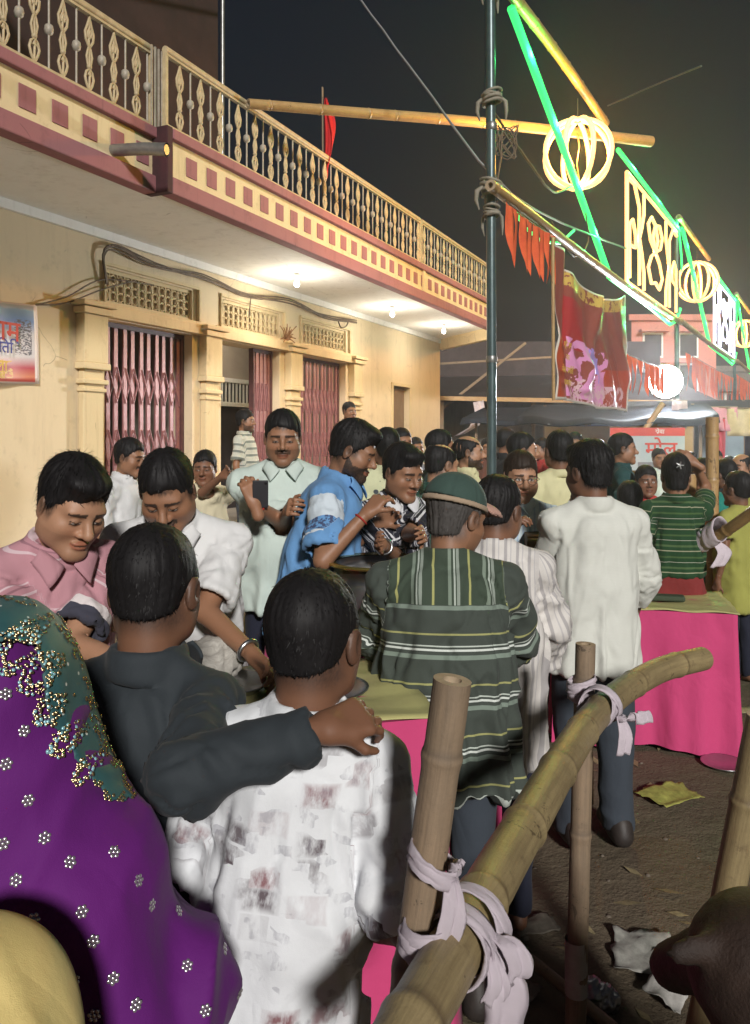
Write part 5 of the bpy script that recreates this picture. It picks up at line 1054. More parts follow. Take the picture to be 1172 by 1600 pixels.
# ------------------------------------------------------------------ what people wear and hold
def local_obj(info, name, V, Q, m): return obj(name, mesh_np(name, V, Q), m, info['e'])
def cap_on(inf):
    Cn, Hm, hs = inf['C'], inf['Hm'], inf['hs']; g = lambda x, y, z: Cn+hs*(Hm @ np.array((x, y, z)))
    v = Vox(Cn-.2, Cn+.22, .005); v.op(ell(g(0, -.016, .045), np.array((.088, .11, .092))*hs, Hm), .01); n_ = Hm @ np.array((0, -.12, -1.)); n_ /= np.linalg.norm(n_); v.cut(g(0, 0, .036), n_); V, Q = v.mesh(); V = smooth(V, Q, 1)
    Lh = ((V-Cn) @ Hm)/hs; N = vnormals(V, Q); ang = np.arctan2(Lh[:, 0], Lh[:, 1]+.016); V = V-N*(.0025*np.exp(-(((ang*6/6.283) % 1-.5)*14)**2))[:, None]
    local_obj(inf, 'cap', V, Q, C('green_cap_twill', (.045, .078, .066)))
    v = Vox(Cn-.2, Cn+.25, .005); v.op(ell(g(0, .1, .024), np.array((.082, .085, .05))*hs, Hm), .01); v.op(ell(g(0, .1, .012), np.array((.084, .09, .052))*hs, Hm), .004, 'sub'); n_ = Hm @ np.array((0, -1., 0)); v.cut(g(0, .065, 0), n_); V, Q = v.mesh()
    if len(V): local_obj(inf, 'cap_visor', V, Q, C('visor_faded_twill', (.42, .25, .2)))
    v = Vox(Cn-.2, Cn+.22, .004); v.op(torus(g(0, -.014, .04), Hm, .0885*hs, .1105*hs, .004, .009), .003); V, Q = v.mesh(); local_obj(inf, 'cap_band', V, Q, C('cap_band_tan', (.36, .27, .19)))
cap_on(capman)
M['frame_wire'] = pmat('spectacle_frame', (.1, .08, .06), (.07, .05, .04), 10, .3, .6)
def spectacles(inf):
    Cn, Hm, hs = inf['C'], inf['Hm'], inf['hs']; g = lambda x, y, z: tuple(Cn+hs*(Hm @ np.array((x, y, z)))); m = MB()
    for sx in (-1, 1):
        m.tube([g(sx*.032+.022*math.cos(a), .098-.0*abs(math.cos(a)), -.004+.017*math.sin(a)) for a in np.linspace(0, 6.283, 16, endpoint=False)], .0016, 5, closed=True); m.tube([g(sx*.054, .097, 0), g(sx*.074, .07, .004), g(sx*.08, -.005, .008)], .0016, 5)
    m.tube([g(-.01, .099, 0), g(0, .102, .003), g(.01, .099, 0)], .0016, 5); m.build('spectacles', M['frame_wire'], inf['e'])
spectacles(glassman)
ph = empty('mobile_phone', at(407, 772, 3.40), R(8), 'dark mobile phone held up by the man in the mint shirt', 'phone')
MB().box((-.033, -.004, -.066), (.033, .004, .066)).build('case', pmat('phone_case', (.05, .05, .055), None, 8, .35), ph, Matrix.Rotation(R(25), 4, 'X'), .004)
MB().box((-.03, .0045, -.062), (.03, .005, .062)).build('screen', emat('phone_screen', (.5, .55, .6), .8), ph, Matrix.Rotation(R(25), 4, 'X'))
MB().lathe([(0, .004), (.006, .004), (.006, .006), (0, .006)], 10).build('camera_lens', pmat('lens_black', (.02, .02, .02), None, 5, .1), ph, Matrix.Rotation(R(25), 4, 'X') @ Matrix.Translation((.022, 0, .055)) @ Matrix.Rotation(R(90), 4, 'X'))
def bangle(inf, sd, name, m, r, back=.03, wd=.004):
    S, Eb, W = inf['arms'][sd]; d = (W-Eb)/np.linalg.norm(W-Eb); c = Vector(W-d*back); q = Vector(d).to_track_quat('Z', 'Y'); MB().tube([c+q @ Vector((r*math.cos(a), r*math.sin(a), 0)) for a in np.linspace(0, 6.283, 18, endpoint=False)], wd, 6, closed=True).build(name, m, inf['e'])
M['silver'] = pmat('polished_steel', (.55, .55, .56), (.45, .45, .46), 6, .34, 1.0, 0); M['redthread'] = pmat('red_thread', (.4, .03, .02), None, 30, .9)
bangle(strman, 1, 'wristwatch', M['silver'], .031, .03, .007); bangle(phoneman, 1, 'wrist_thread', M['redthread'], .03); bangle(whiteman, -1, 'wristwatch', M['silver'], .031, .02, .007); bangle(blueman, 1, 'wrist_thread', M['redthread'], .028)
# hair clip on the green sari woman
Cn, Hm, hs = gw['C'], gw['Hm'], gw['hs']; cm = MB(); c0 = Vector(Cn+hs*(Hm @ np.array((.0, -.145, .06))))
for k in range(5): a = k*1.2566; cm.tube([c0, c0+Vector((math.cos(a)*.022, -.004, math.sin(a)*.022))], [.006, .003], 6)
cm.build('hair_clip', M['silver'], gw['e'])

# ------------------------------------------------------------------ woman in purple sari and child under a cream veil (nearest to the lens)
def fn_sari(t, x, y, p): return t.mix(t.noise(5, 3, .5, t.attr('pat').outputs['Vector']), (.085, .008, .12), (.13, .012, .17))
def draped(label, parts, vox, mat, group=None, fold=.006, seed=5, skin_c=None, name='sari', stretch=(9, 9, 2.2), pleat=.003):
    c0 = np.array(parts[0][1][:2]); e = empty('person', (c0[0], c0[1], 0), 0, label, 'person', group); PEOPLE.append(e); off = np.array((c0[0], c0[1], 0))
    P = []
    for p in parts:
        if p[0] == 'ell': P.append((ell(np.array(p[1])-off, p[2]), p[3]))
        else: P.append((ecap(np.array(p[1])-off, np.array(p[2])-off, p[3], p[4], (1, 0, 0)), p[5]))
    lo = np.min([q[0][0] for q in P], 0); hi = np.max([q[0][1] for q in P], 0); lo[2] = max(lo[2], .02); v = Vox(lo, hi, vox)
    for q, k in P: v.op(q, k)
    V, Q = v.mesh(); V = smooth(V, Q, 2); N = vnormals(V, Q); st_ = np.array(stretch); wp = vnoise(V*5, seed)-.5; n1 = vnoise(V*st_+wp[:, None]*2.5, seed+1); n2 = vnoise(V*st_*2.3+wp[:, None]*3, seed+2)
    V = V+N*(pleat*np.sin(70*(V[:, 0]*.75+V[:, 2]*.45)+wp*9)*np.clip((1.25-V[:, 2])/.15, 0, 1))[:, None]
    V = V+N*((1-np.abs(2*n1-1)*2)*fold+(1-np.abs(2*n2-1)*2)*fold*.35)[:, None]; N = vnormals(V, Q)
    me = mesh_np(name, V, Q); a = me.attributes.new('pat', 'FLOAT_VECTOR', 'POINT'); a.data.foreach_set('vector', V.astype(np.float32).ravel()); obj(name, me, mat, e)
    return e, V, Q, N, v
SX, SY = -.475, 1.02
sari_parts = [('ell', (SX, SY, 1.325), (.078, .105, .106), .035), ('cap', (SX, SY-.005, 1.29), (SX, SY, 1.2), (.08, .1), (.112, .11), .05), ('cap', (SX, SY, 1.2), (SX, SY, 1.09), (.112, .11), (.205, .12), .05), ('cap', (SX, SY, 1.09), (SX, SY, .93), (.205, .12), (.28, .145), .06), ('cap', (SX, SY, .93), (SX, SY, .1), (.28, .15), (.27, .2), .06)]
lady, LV, LQ, LN, lvox = draped('woman wrapped in purple sari with teal beaded veil edge, seen from behind', sari_parts, .0085, mat_cloth('purple_georgette', fn_sari, rough=.75, spec=.2, sheen=.05, wrinkle=.7), fold=.014, stretch=(7, 7, 3.2), pleat=.008)
# teal border: a second layer of cloth over the head and along one side
off = np.array((SX, SY, 0)); tv = Vox(np.array((-.16, -.18, .95)), np.array((.33, .2, 1.5)), .006)
for p in sari_parts:
    if p[0] == 'ell': tv.op(ell(np.array(p[1])-off, np.array(p[2])+.012), p[3])
    else: tv.op(ecap(np.array(p[1])-off, np.array(p[2])-off, tuple(np.array(p[3])+.012), tuple(np.array(p[4])+.012), (1, 0, 0)), p[5])
V, Q = tv.mesh(); V = smooth(V, Q, 2); N = vnormals(V, Q); wp = vnoise(V*6, 3)-.5; n1 = vnoise(V*np.array((14, 14, 4))+wp[:, None]*3, 8); V = V+N*((1-np.abs(2*n1-1)*2)*.004)[:, None]
bx_ = [-.2, .03, .06, .075, .09, .115, .145, .3]; bz_ = [1.43, 1.41, 1.40, 1.375, 1.31, 1.25, 1.205, 1.1]
zin = np.interp(V[:, 0], bx_, bz_); keepv = (V[:, 2] > zin) & (V[:, 2] > 1.185); keep = keepv[Q].all(1); Qk = Q[keep]; used = np.unique(Qk); rm = np.full(len(V), -1); rm[used] = np.arange(len(used)); VV = V[used]; QQ = rm[Qk]
t = NT('teal_net_cloth'); vo = t.n('TexVoronoi'); vo.inputs['Scale'].default_value = 55; vo.inputs['Randomness'].default_value = .35; t.l(t.co('Object'), vo.inputs['Vector']); c = t.mix(t.math('LESS_THAN', vo.outputs['Distance'], .13), t.mix(t.noise(8), (.02, .075, .085), (.03, .11, .115)), (.6, .62, .58)); t.base(c, .55, 0, .5); t.b.inputs['Sheen Weight'].default_value = .05; t.bump(t.noise(260, 2), .3, .001)
vo_ = obj('veil', mesh_np('veil', VV, QQ), t.m, lady); vo_.modifiers.new('solid', 'SOLIDIFY').thickness = .002
# beads and silver flowers: real small pieces, too many to pick apart
M['gold'] = pmat('gold_bead', (.55, .42, .24), (.4, .3, .16), 30, .25, .9, 0); M['sequin'] = pmat('silver_sequin', (.7, .66, .68), (.55, .5, .55), 40, .22, .8, 0); M['aqua'] = pmat('aqua_bead', (.3, .55, .6), (.2, .4, .45), 30, .3, .2, 0)
def blobs(P, N, r, flat_=.5, seg=6):
    """little domes at P along N, joined"""
    V_, Q_ = [], []; a = np.linspace(0, 2*np.pi, seg, endpoint=False)
    T1 = np.cross(N, np.array((.3, .2, .9))); T1 /= np.linalg.norm(T1, axis=1)[:, None]; T2 = np.cross(N, T1); r = np.broadcast_to(r, len(P))[:, None, None]
    ring = P[:, None]+r*(T1[:, None]*np.cos(a)[None, :, None]+T2[:, None]*np.sin(a)[None, :, None]); mid = P[:, None]+r*.72*(T1[:, None]*np.cos(a)[None, :, None]+T2[:, None]*np.sin(a)[None, :, None])+N[:, None]*r*flat_*.75; top = P[:, None]+r*.2*(T1[:, None]*np.cos(a)[None, :, None]+T2[:, None]*np.sin(a)[None, :, None])+N[:, None]*r*flat_
    Vv_ = np.concatenate([ring, mid, top], 1).reshape(-1, 3); n = len(P); base = (np.arange(n)*seg*3)[:, None]; k = np.arange(seg); k2 = (k+1) % seg
    for o in (0, seg): Q_.append(np.stack([base+o+k, base+o+k2, base+o+seg+k2, base+o+seg+k], 2).reshape(-1, 4))
    if seg == 6: Q_.append(np.concatenate([base+2*seg+np.array([[0, 1, 2, 3]]), base+2*seg+np.array([[0, 3, 4, 5]])], 0))
    return Vv_, np.concatenate(Q_)
def stuff(name, P, N, r, m, parent, flat_=.5):
    V_, Q_ = blobs(np.asarray(P), np.asarray(N), r, flat_); return tag(obj(name, mesh_np(name, V_, Q_), m, parent), kind='stuff')
rs_ = np.random.RandomState(4)
VN = N[used]; edge_in = np.abs(VV[:, 2]-np.interp(VV[:, 0], bx_, bz_)) < .006; pick = np.where(edge_in & (VV[:, 1] < .06))[0]; pick = pick[rs_.rand(len(pick)) < .55]; stuff('bead_trim', VV[pick]+VN[pick]*.001, VN[pick], .0026, M['gold'], lady)
rim = np.where((np.abs(VN[:, 1]-.12) < .1))[0]; rim = rim[rs_.rand(len(rim)) < .3]; stuff('outer_bead_trim', VV[rim]+VN[rim]*.001, VN[rim], .0028*rs_.uniform(.7, 1.3, len(rim)), M['gold'], lady)
mot = []                                                    # paisley embroidery on the border
for cx, cz, rr_, n in ((.045, 1.395, .026, 130), (.07, 1.365, .022, 110), (.083, 1.325, .018, 90), (.1, 1.285, .015, 70), (.12, 1.245, .013, 50)):
    for k in range(n*3):
        a = k/n*5+rs_.uniform(-.2, .2); q = rr_*(.15+.85*(k/n/3)**.6)*rs_.uniform(.85, 1.1); mot.append((cx+q*math.cos(a)*.8, cz+q*math.sin(a)))
mot = np.array(mot)
def snap(XZ, Vs, Ns):
    out = []; sel = np.where(Ns[:, 1] < .1)[0]
    for x, z in XZ:
        d_ = (Vs[sel, 0]-x)**2+(Vs[sel, 2]-z)**2; i = sel[np.argmin(d_)]
        if d_.min() < .01**2: out.append((x, Vs[i, 1], z, *Ns[i]))
    return np.array(out)
allV = np.concatenate([VV, LV]); allN = np.concatenate([VN, LN]); sm_ = snap(mot, allV, allN); g_ = rs_.rand(len(sm_)) < .86
stuff('embroidery', sm_[g_, :3]+sm_[g_, 3:]*.004, sm_[g_, 3:], .0017*rs_.uniform(.6, 1.5, g_.sum()), M['gold'], lady); stuff('aqua_embroidery', sm_[~g_, :3]+sm_[~g_, 3:]*.004, sm_[~g_, 3:], .0024, M['aqua'], lady)
fl = []
for i in range(-8, 10):
    for j in range(0, 23):
        fl.append((i*.044+(j % 2)*.022+rs_.uniform(-.008, .008)+.03, .55+j*.038+rs_.uniform(-.006, .006)))
fl = [(x, z) for x, z in fl if z < np.interp(x, bx_, bz_)-.03]
sf = snap(np.array(fl), LV, LN); PP, NN = [], []
for q in sf:
    n_ = q[3:]; t1 = np.cross(n_, (.2, .1, 1.)); t1 /= np.linalg.norm(t1); t2 = np.cross(n_, t1); a0 = rs_.rand()*6
    for k in range(6): a = a0+k*1.047; PP.append(q[:3]+n_*.0015+(t1*math.cos(a)+t2*math.sin(a))*.005); NN.append(n_)
    PP.append(q[:3]+n_*.002); NN.append(n_)
stuff('silver_flowers', PP, NN, .0026, M['sequin'], lady, .35)
YX, YY = -.36, .7
yl, *_ = draped('child under a cream yellow veil at the bottom left corner', [('ell', (YX, YY, 1.125), (.068, .085, .095), .04), ('cap', (YX, YY, 1.1), (YX, YY, .9), (.085, .09), (.16, .11), .06), ('cap', (YX, YY, .9), (YX, YY, .1), (.16, .11), (.18, .14), .06)], .008, C('cream_yellow_voile', (.82, .64, .26), rough=.8), fold=.007, seed=31, name='veil')
sm2 = MB(); sm2.tube([(.012, -.088, 1.19), (.013, -.097, 1.15), (.014, -.1, 1.1), (.015, -.105, 1.04), (.016, -.115, .95)], .0022, 5); sm2.build('piping', pmat('yellow_piping', (.62, .42, .05)), yl)
# teal cloth bag at the boy's hip
bg_ = empty('cloth_bag', at(485, 1500, 1.27), R(-10), 'teal cloth bag hanging at the hip of the boy in the print shirt', 'bag')
v = Vox(np.array((-.03, -.03, -.1)), np.array((.03, .03, .1)), .005); v.op(ell((0, 0, -.02), (.022, .02, .075)), .01); v.op(rcone((0, 0, 0), (0, .0, .09), .014, .008), .02); V, Q = v.mesh(); obj('pouch', mesh_np('pouch', V, Q), C('teal_bag_cloth', (.01, .13, .15)), bg_)
sb_ = MB(); sb_.tube([(0, 0, .08), (-.02, .02, .16), (-.05, .06, .26)], .006, 6); sb_.build('strap', C('teal_strap', (.01, .1, .12)), bg_)

# ------------------------------------------------------------------ bamboo barrier in front
RP = [at(585, 1705, .84), at(690, 1520, 1.0), at(815, 1300, 1.38), at(930, 1118, 2.05), at(1020, 1052, 2.45), at(1098, 1029, 2.66)]
rail = tag(bamboo('bamboo_rail', RP, .0365, .038, M['bamboo'], node=.27, seg=28, rs=21), 'thick bamboo rail of the barrier slanting away from the lower edge', 'bamboo rail')
def post(name, a, b, r, label, m='bamboo_old', rs=3, group='bamboo posts of the barrier'):
    return tag(bamboo(name, [Vector(a), (Vector(a)+Vector(b))/2, Vector(b)], r*1.06, r, M[m], node=.34, seg=24, rs=rs), label, 'bamboo post', group)
pt = at(707, 1062, 1.06); p1 = post('bamboo_post', (pt.x-.185, 1.1, -.05), (pt.x, 1.06, pt.z), .0255, 'split-topped bamboo post tied to the rail, nearest the camera', rs=31)
pt = at(915, 1006, 2.2); p2 = post('bamboo_post', (pt.x-.03, 2.2, -.05), (pt.x, 2.2, pt.z), .027, 'second bamboo post with pale painted foot, tied to the rail', rs=37)
bnd = MB(); bnd.lathe([(.0305, .12), (.0307, .27)], 16, (pt.x-.026, 2.2, 0)); bnd.build('painted_foot', pmat('white_paint_worn', (.5, .48, .45), (.36, .33, .3), 14), p2)
post('bamboo_post', at(1070, 1745, 2.0), at(1192, 1120, 1.9), .036, 'leaning bamboo post at the right edge behind the calf', 'bamboo', 41)
post('bamboo_post', (at(1076, 700, 5.0).x, 5.0, -.05), at(1077, 741, 5.0), .042, 'bamboo post beside the woman in green', 'bamboo_pale', 43); post('bamboo_post', (at(1113, 700, 5.5).x, 5.5, -.05), at(1113, 652, 5.5), .042, 'tall bamboo post at the right among the crowd', 'bamboo_pale', 47)
fr2 = tag(bamboo('bamboo_rail', [at(1060, 858, 4.75), at(1120, 838, 4.5), at(1190, 790, 4.2)], .034, .03, M['bamboo_pale'], node=.3, rs=51), 'cloth-bound bamboo rail at the right, beyond the pink table', 'bamboo rail')
def ribbon(mb, path, wv, wd, amp=.0, seed=0):
    """flat strip along path; wv = width direction(s)"""
    P = [Vector(p) for p in path]; n = len(P); rr_ = random.Random(seed); V = []; K = 6
    ph = rr_.uniform(0, 6)
    for i, p in enumerate(P):
        w_ = Vector(wv[i] if isinstance(wv, list) else wv).normalized(); t_ = (P[min(i+1, n-1)]-P[max(i-1, 0)]).normalized(); nn = t_.cross(w_).normalized(); wi = wd[i] if isinstance(wd, list) else wd
        for k in range(K+1):
            f = k/K-.5; V.append(p+w_*wi*f+nn*amp*(math.sin(f*11+ph+i*.35)+.6*math.sin(f*23+ph*2+i*.6)))
    mb.add(V, [(i*(K+1)+k, i*(K+1)+k+1, (i+1)*(K+1)+k+1, (i+1)*(K+1)+k) for i in range(n-1) for k in range(K)], True); return mb
def cloth_tie(name, label, c, axis, r, turns, tails, seed, group='white rag ties on the bamboo'):
    c = Vector(c); axis = Vector(axis).normalized(); q = axis.to_track_quat('Z', 'Y'); e = empty(name, c, 0, label, 'rag tie', group); rr_ = random.Random(seed)
    for i, (dz, tilt, w_) in enumerate(turns):
        m = MB(); P = [q @ Vector((math.cos(a)*(r+.004+.003*i), math.sin(a)*(r+.004+.003*i), dz+tilt*math.sin(a+rr_.uniform(-.1, .1)))) for a in np.linspace(0, 2*math.pi, 33)]
        ribbon(m, P, axis, w_, .0022, seed+i); o = m.build('wrap', M['rag'], e); o.modifiers.new('solid', 'SOLIDIFY').thickness = .0025
    for i, (pts, w_) in enumerate(tails):
        m = MB(); P = [Vector(p) for p in pts]; fine = []
        for j in range(len(P)-1):
            for k in range(5):
                t_ = k/5; p0, p1_, p2_, p3 = P[max(j-1, 0)], P[j], P[j+1], P[min(j+2, len(P)-1)]; fine.append(.5*((2*p1_)+(p2_-p0)*t_+(2*p0-5*p1_+4*p2_-p3)*t_*t_+(3*p1_-p0-3*p2_+p3)*t_**3))
        fine.append(P[-1]); ws = [w_*(.55+.55*min(1, j/6)) for j in range(len(fine))]
        ribbon(m, fine, Vector((1, .25, .1)), ws, .005, seed+10+i); o = m.build('tail', M['rag'], e); o.modifiers.new('solid', 'SOLIDIFY').thickness = .0025
    return e
t = NT('rag_cloth'); t.base(t.mix(t.noise(9, 5, .7, t.co('Object')), (.66, .58, .63), (.46, .4, .45)), .9, 0, .2); t.bump(t.math('ADD', t.noise(40, 4, .7, t.co('Object')), t.math('MULTIPLY', t.noise(700, 1), .4)), .6, .004); M['rag'] = t.m
ax1 = RP[2]-RP[1]; k1 = at(722, 1462, 1.07)
cloth_tie('rag_tie', 'knotted white rag binding the nearest post to the bamboo rail', k1, ax1, .039, [(-.03, .012, .03), (-.008, -.014, .034), (.018, .01, .03), (.034, -.012, .024)], [([(.035, -.02, -.005), (.05, -.035, -.04), (.055, -.035, -.075), (.05, -.03, -.12), (.058, -.03, -.19)], .052), ([(.04, -.02, .01), (.062, -.035, .005), (.072, -.035, -.025), (.05, -.03, -.04)], .03), ([(.03, -.03, 0), (.04, -.045, -.03), (.035, -.04, -.06)], .03)], 3)
k2 = Vector(p1.matrix_world.translation)*0+at(678, 1350, 1.045)
cloth_tie('rag_tie', 'white rag loop round the nearest post above the rail', k2, Vector((.06, 0, 1)), .027, [(-.0, .014, .026), (-.085, -.008, .03), (-.11, .01, .024)], [([(.02, -.02, -.012), (.022, -.03, -.05), (.012, -.03, -.085), (-.004, -.028, -.105)], .034), ([(.02, -.02, 0), (.028, -.025, .01), (.034, -.025, .012)], .008)], 11)
ax2 = RP[4]-RP[3]; k3 = at(938, 1102, 2.1)
cloth_tie('rag_tie', 'white rag tying the second post to the rail', k3, ax2, .041, [(-.02, .02, .04), (.012, -.02, .04)], [([(.04, -.03, -.02), (.07, -.05, -.02), (.09, -.05, .0), (.1, -.05, -.03)], .04), ([(.04, -.03, -.02), (.05, -.05, -.06), (.045, -.05, -.11)], .035)], 17)
cloth_tie('rag_tie', 'white rag wound round the second post below its top', at(908, 1085, 2.18), Vector((.02, 0, 1)), .029, [(0, .012, .05), (.03, -.01, .03)], [], 23)
cloth_tie('rag_tie', 'pale rag bundle bound round the far right rail', at(1098, 845, 4.6), fr2.data.vertices[300].co-fr2.data.vertices[10].co, .05, [(-.1, .03, .12), (.0, -.03, .13), (.1, .03, .1)], [([(.05, -.05, 0), (.1, -.06, -.06), (.06, -.06, -.14)], .09)], 29)

# ------------------------------------------------------------------ tables
M['pinkcloth'] = C('magenta_table_cloth', (.56, .06, .18), rough=.8); M['sheet'] = pmat('plastic_table_sheet', (.5, .48, .2), (.4, .36, .16), 5, .4, spec=.5)
def table(label, fl_, fr_, depth, top, cloth, seed, sheet=True):
    fl_, fr_ = Vector((*fl_, 0)), Vector((*fr_, 0)); xdir = (fr_-fl_); W = xdir.length; xdir.normalize(); yd = Vector((-xdir.y, xdir.x, 0)); e = empty('table', fl_, math.atan2(xdir.y, xdir.x), label, 'table', 'cloth-covered serving tables')
    MB().box((.01, .01, top-.03), (W-.01, depth-.01, top)).build('table_top', M['wood'], e)
    for x in (.06, W-.06):
        for y in (.06, depth-.06): MB().bar((x, y, 0), (x, y, top-.03), .035).build('leg', M['wood'], e)
    rr_ = random.Random(seed); per = [(0, 0), (W, 0), (W, depth), (0, depth), (0, 0)]; nP = int((2*W+2*depth)/.025); V = []; ROW = 14
    Ls_ = [0, W, W+depth, 2*W+depth, 2*W+2*depth]; ph = rr_.uniform(0, 6)
    for i in range(nP+1):
        s_ = Ls_[-1]*i/nP; k = max(j for j in range(4) if Ls_[j] <= s_+1e-9); f = (s_-Ls_[k])/(Ls_[k+1]-Ls_[k]); x = per[k][0]+(per[k+1][0]-per[k][0])*f; y = per[k][1]+(per[k+1][1]-per[k][1])*f; nx_, ny_2 = [(0, -1), (1, 0), (0, 1), (-1, 0)][k]
        cd = min(f, 1-f)*(Ls_[k+1]-Ls_[k]); ccx, ccy = x-W/2, y-depth/2
        for j in range(ROW+1):
            g_ = j/ROW; amp = .03*g_**.8*math.sin(s_*17+ph+.7*math.sin(s_*5))+.012*g_*math.sin(s_*41+ph)+.015*g_; flare = .035*g_*math.exp(-(cd/.05)**2)
            V.append((x+nx_*(amp+.004)+flare*(1 if ccx > 0 else -1)*.7, y+ny_2*(amp+.004)+flare*(1 if ccy > 0 else -1)*.7, top+.006-(top-.015+.012*math.sin(s_*9))*g_))
    Fc = [(i*(ROW+1)+j, (i+1)*(ROW+1)+j, (i+1)*(ROW+1)+j+1, i*(ROW+1)+j+1) for i in range(nP) for j in range(ROW)]
    m = MB(); m.add(V, Fc, True); m.add([(0, 0, top+.006), (W, 0, top+.006), (W, depth, top+.006), (0, depth, top+.006)], [(0, 1, 2, 3)]); m.build('table_cloth', M[cloth], e)
    if sheet:
        cs = cloth_sheet('plastic_sheet', lambda u_, v_: Vector((-.01+(W+.02)*u_, -.012+(depth+.03)*v_, top+.012+.004*math.sin(u_*23+v_*9)+.003*math.sin(v_*31))), 40, 16, M['sheet'], e, .002)
    return e
M['wood'] = pmat('rough_table_wood', (.2, .13, .075), (.13, .08, .045), 7, .75, stretch=(1, 8, 8))
table('long table draped in magenta cloth behind the boys', (-1.15, 1.72), (.16, 2.04), .55, .93, 'pinkcloth', 5)
table('small serving table holding the big pot, hidden by the customers', (-.42, 3.0), (.5, 3.08), .4, .8, 'pinkcloth', 6, False)
table('pink-draped table with yellow-green top at the right', (.98, 4.32), (1.86, 4.1), .6, .735, 'pinkcloth', 9)
# things on the tables
M['paper'] = pmat('newsprint', (.42, .4, .36), (.3, .28, .25), 40, .9, stretch=(1, 6, 1)); M['rim_glint'] = pmat('rim_reflected_yellow', (.55, .45, .12), (.42, .34, .1), 8, .25, .9, .05)  # steel pot rims: reflected green-yellow light is put into their colour
def pot(loc, r, h_, label, m):
    e = empty('cooking_pot', loc, 0, label, 'pot'); MB().lathe([(0, 0), (r*.8, 0), (r*.98, h_*.25), (r*.98, h_*.75), (r*.9, h_), (r*.86, h_*.9), (r*.86, h_*.4), (0, h_*.3)], 28).build('vessel', m, e); MB().lathe([(r*.9, h_-.012), (r*1.08, h_-.004), (r*1.08, h_+.008), (r*.9, h_+.004)], 28).build('rim', M['rim_glint'], e)
    MB().lathe([(0, h_*.72), (r*.6, h_*.74), (r*.87, h_*.7)], 20).build('food', pmat('chickpea_curry', (.35, .2, .05), (.22, .1, .03), 40, .6, bump=.6, bscale=60, bdist=.01), e); return e
pot((.02, 3.22, .808), .2, .34, 'wide steel pot with reflected yellow light coloured into its rim before the striped polo', M['silver']); pot((-.27, 3.2, .808), .1, .2, 'small steel pot beside the wide pot', M['silver'])
def plate(loc, r, label, tilt=0):
    e = empty('steel_plate', loc, 0, label, 'plate', 'steel plates'); o = MB().lathe([(0, 0), (r*.75, 0), (r*.92, .018), (r, .02), (r, .023), (r*.9, .021), (r*.74, .004), (0, .004)], 24).build('dish', M['silver'], e); e.rotation_euler = (tilt, 0, 0); return e
tdir = Vector((1.25, .34, 0)).normalized(); tn = Vector((-tdir.y, tdir.x, 0)); t0_ = Vector((-1.15, 1.72, .948))
for a_, b_, l_ in ((.3, .3, 'steel plate before the man in pink'), (.85, .3, 'steel plate before the man in the white shirt'), (1.1, .18, 'steel plate at the right end of the long table')): plate(t0_+tdir*a_+tn*b_, .12, l_)
np_ = empty('newspaper', t0_+tdir*.78+tn*.42+Vector((0, 0, .0)), .3, 'crumpled newspaper bundle on the long table', 'newspaper')
v = Vox(np.array((-.14, -.09, 0)), np.array((.14, .09, .12)), .009); v.op(ell((0, 0, .04), (.12, .075, .055)), .02); v.op(ell((.05, .02, .07), (.06, .05, .04)), .02); V, Q = v.mesh(); N = vnormals(V, Q); n1 = vnoise(V*45, 2); V = V+N*((1-np.abs(2*n1-1)*2)*.012)[:, None]; V[:, 2] = np.maximum(V[:, 2], 0); obj('sheets', mesh_np('sheets', V, Q, False), M['paper'], np_)
bx = empty('carton', (.83, 3.72, .7), R(-6), 'brown cardboard carton in front of the man with spectacles', 'carton'); MB().box((-.13, -.1, 0), (.13, .1, .5)).build('body', pmat('brown_cardboard', (.13, .085, .045), (.1, .065, .035), 5), bx, None, .006); MB().box((-.132, -.17, .485), (.132, -.1, .492)).build('flap', pmat('brown_flap', (.18, .12, .06)), bx)
stl = empty('stool', (.83, 3.72, 0), R(-6), 'low wooden stool under the brown carton', 'stool'); MB().box((-.17, -.13, .67), (.17, .13, .699)).build('seat', M['wood'], stl, None, .005)
for x in (-.13, .13):
    for y in (-.1, .1): MB().bar((x*1.1, y*1.1, 0), (x, y, .67), .035).build('leg', M['wood'], stl)
plate((1.33, 4.45, .752), .11, 'pale plate on the pink-draped table'); 
tr_ = empty('tray', (1.5, 4.42, .752), R(-14), 'dark folded tarpaulin strip on the back of the pink table', 'tarpaulin'); MB().box((-.3, -.03, 0), (.2, .05, .03)).build('fold', pmat('dark_green_tarp', (.05, .07, .04)), tr_, None, .01)

# ------------------------------------------------------------------ litter on the ground
def gz(x, y): return float(ground_z(np.array(x), np.array(y)))
def paper(px, py, w_, h_, rot, col, label, name='paper_scrap', crumple=.02, seed=1, cat='paper'):
    d_ = EYE*FPX/(py-HY); x = (px-HX)/FPX*d_; rr_ = np.random.RandomState(seed); n = 10; V = []
    for i in range(n+1):
        for j in range(n+1): V.append(((i/n-.5)*w_, (j/n-.5)*h_, 0))
    V = np.array(V); V[:, 2] = crumple*(vnoise(V*np.array((22, 22, 1))+seed*7, seed)-.2); ed_ = (np.abs(V[:, 0]) > w_*.49) | (np.abs(V[:, 1]) > h_*.49); V[ed_, :2] *= rr_.uniform(.86, 1.05, (ed_.sum(), 1))
    o = obj(name, mesh_np(name, V, [(i*(n+1)+j, (i+1)*(n+1)+j, (i+1)*(n+1)+j+1, i*(n+1)+j+1) for i in range(n) for j in range(n)], False), pmat(name+'_mat', col, tuple(c*.6 for c in col), 30, .85)); o.location = (x, d_, gz(x, d_)+.012); o.rotation_euler = (0, 0, rot); o.modifiers.new('solid', 'SOLIDIFY').thickness = .001; return tag(o, label, cat, 'litter on the ground')
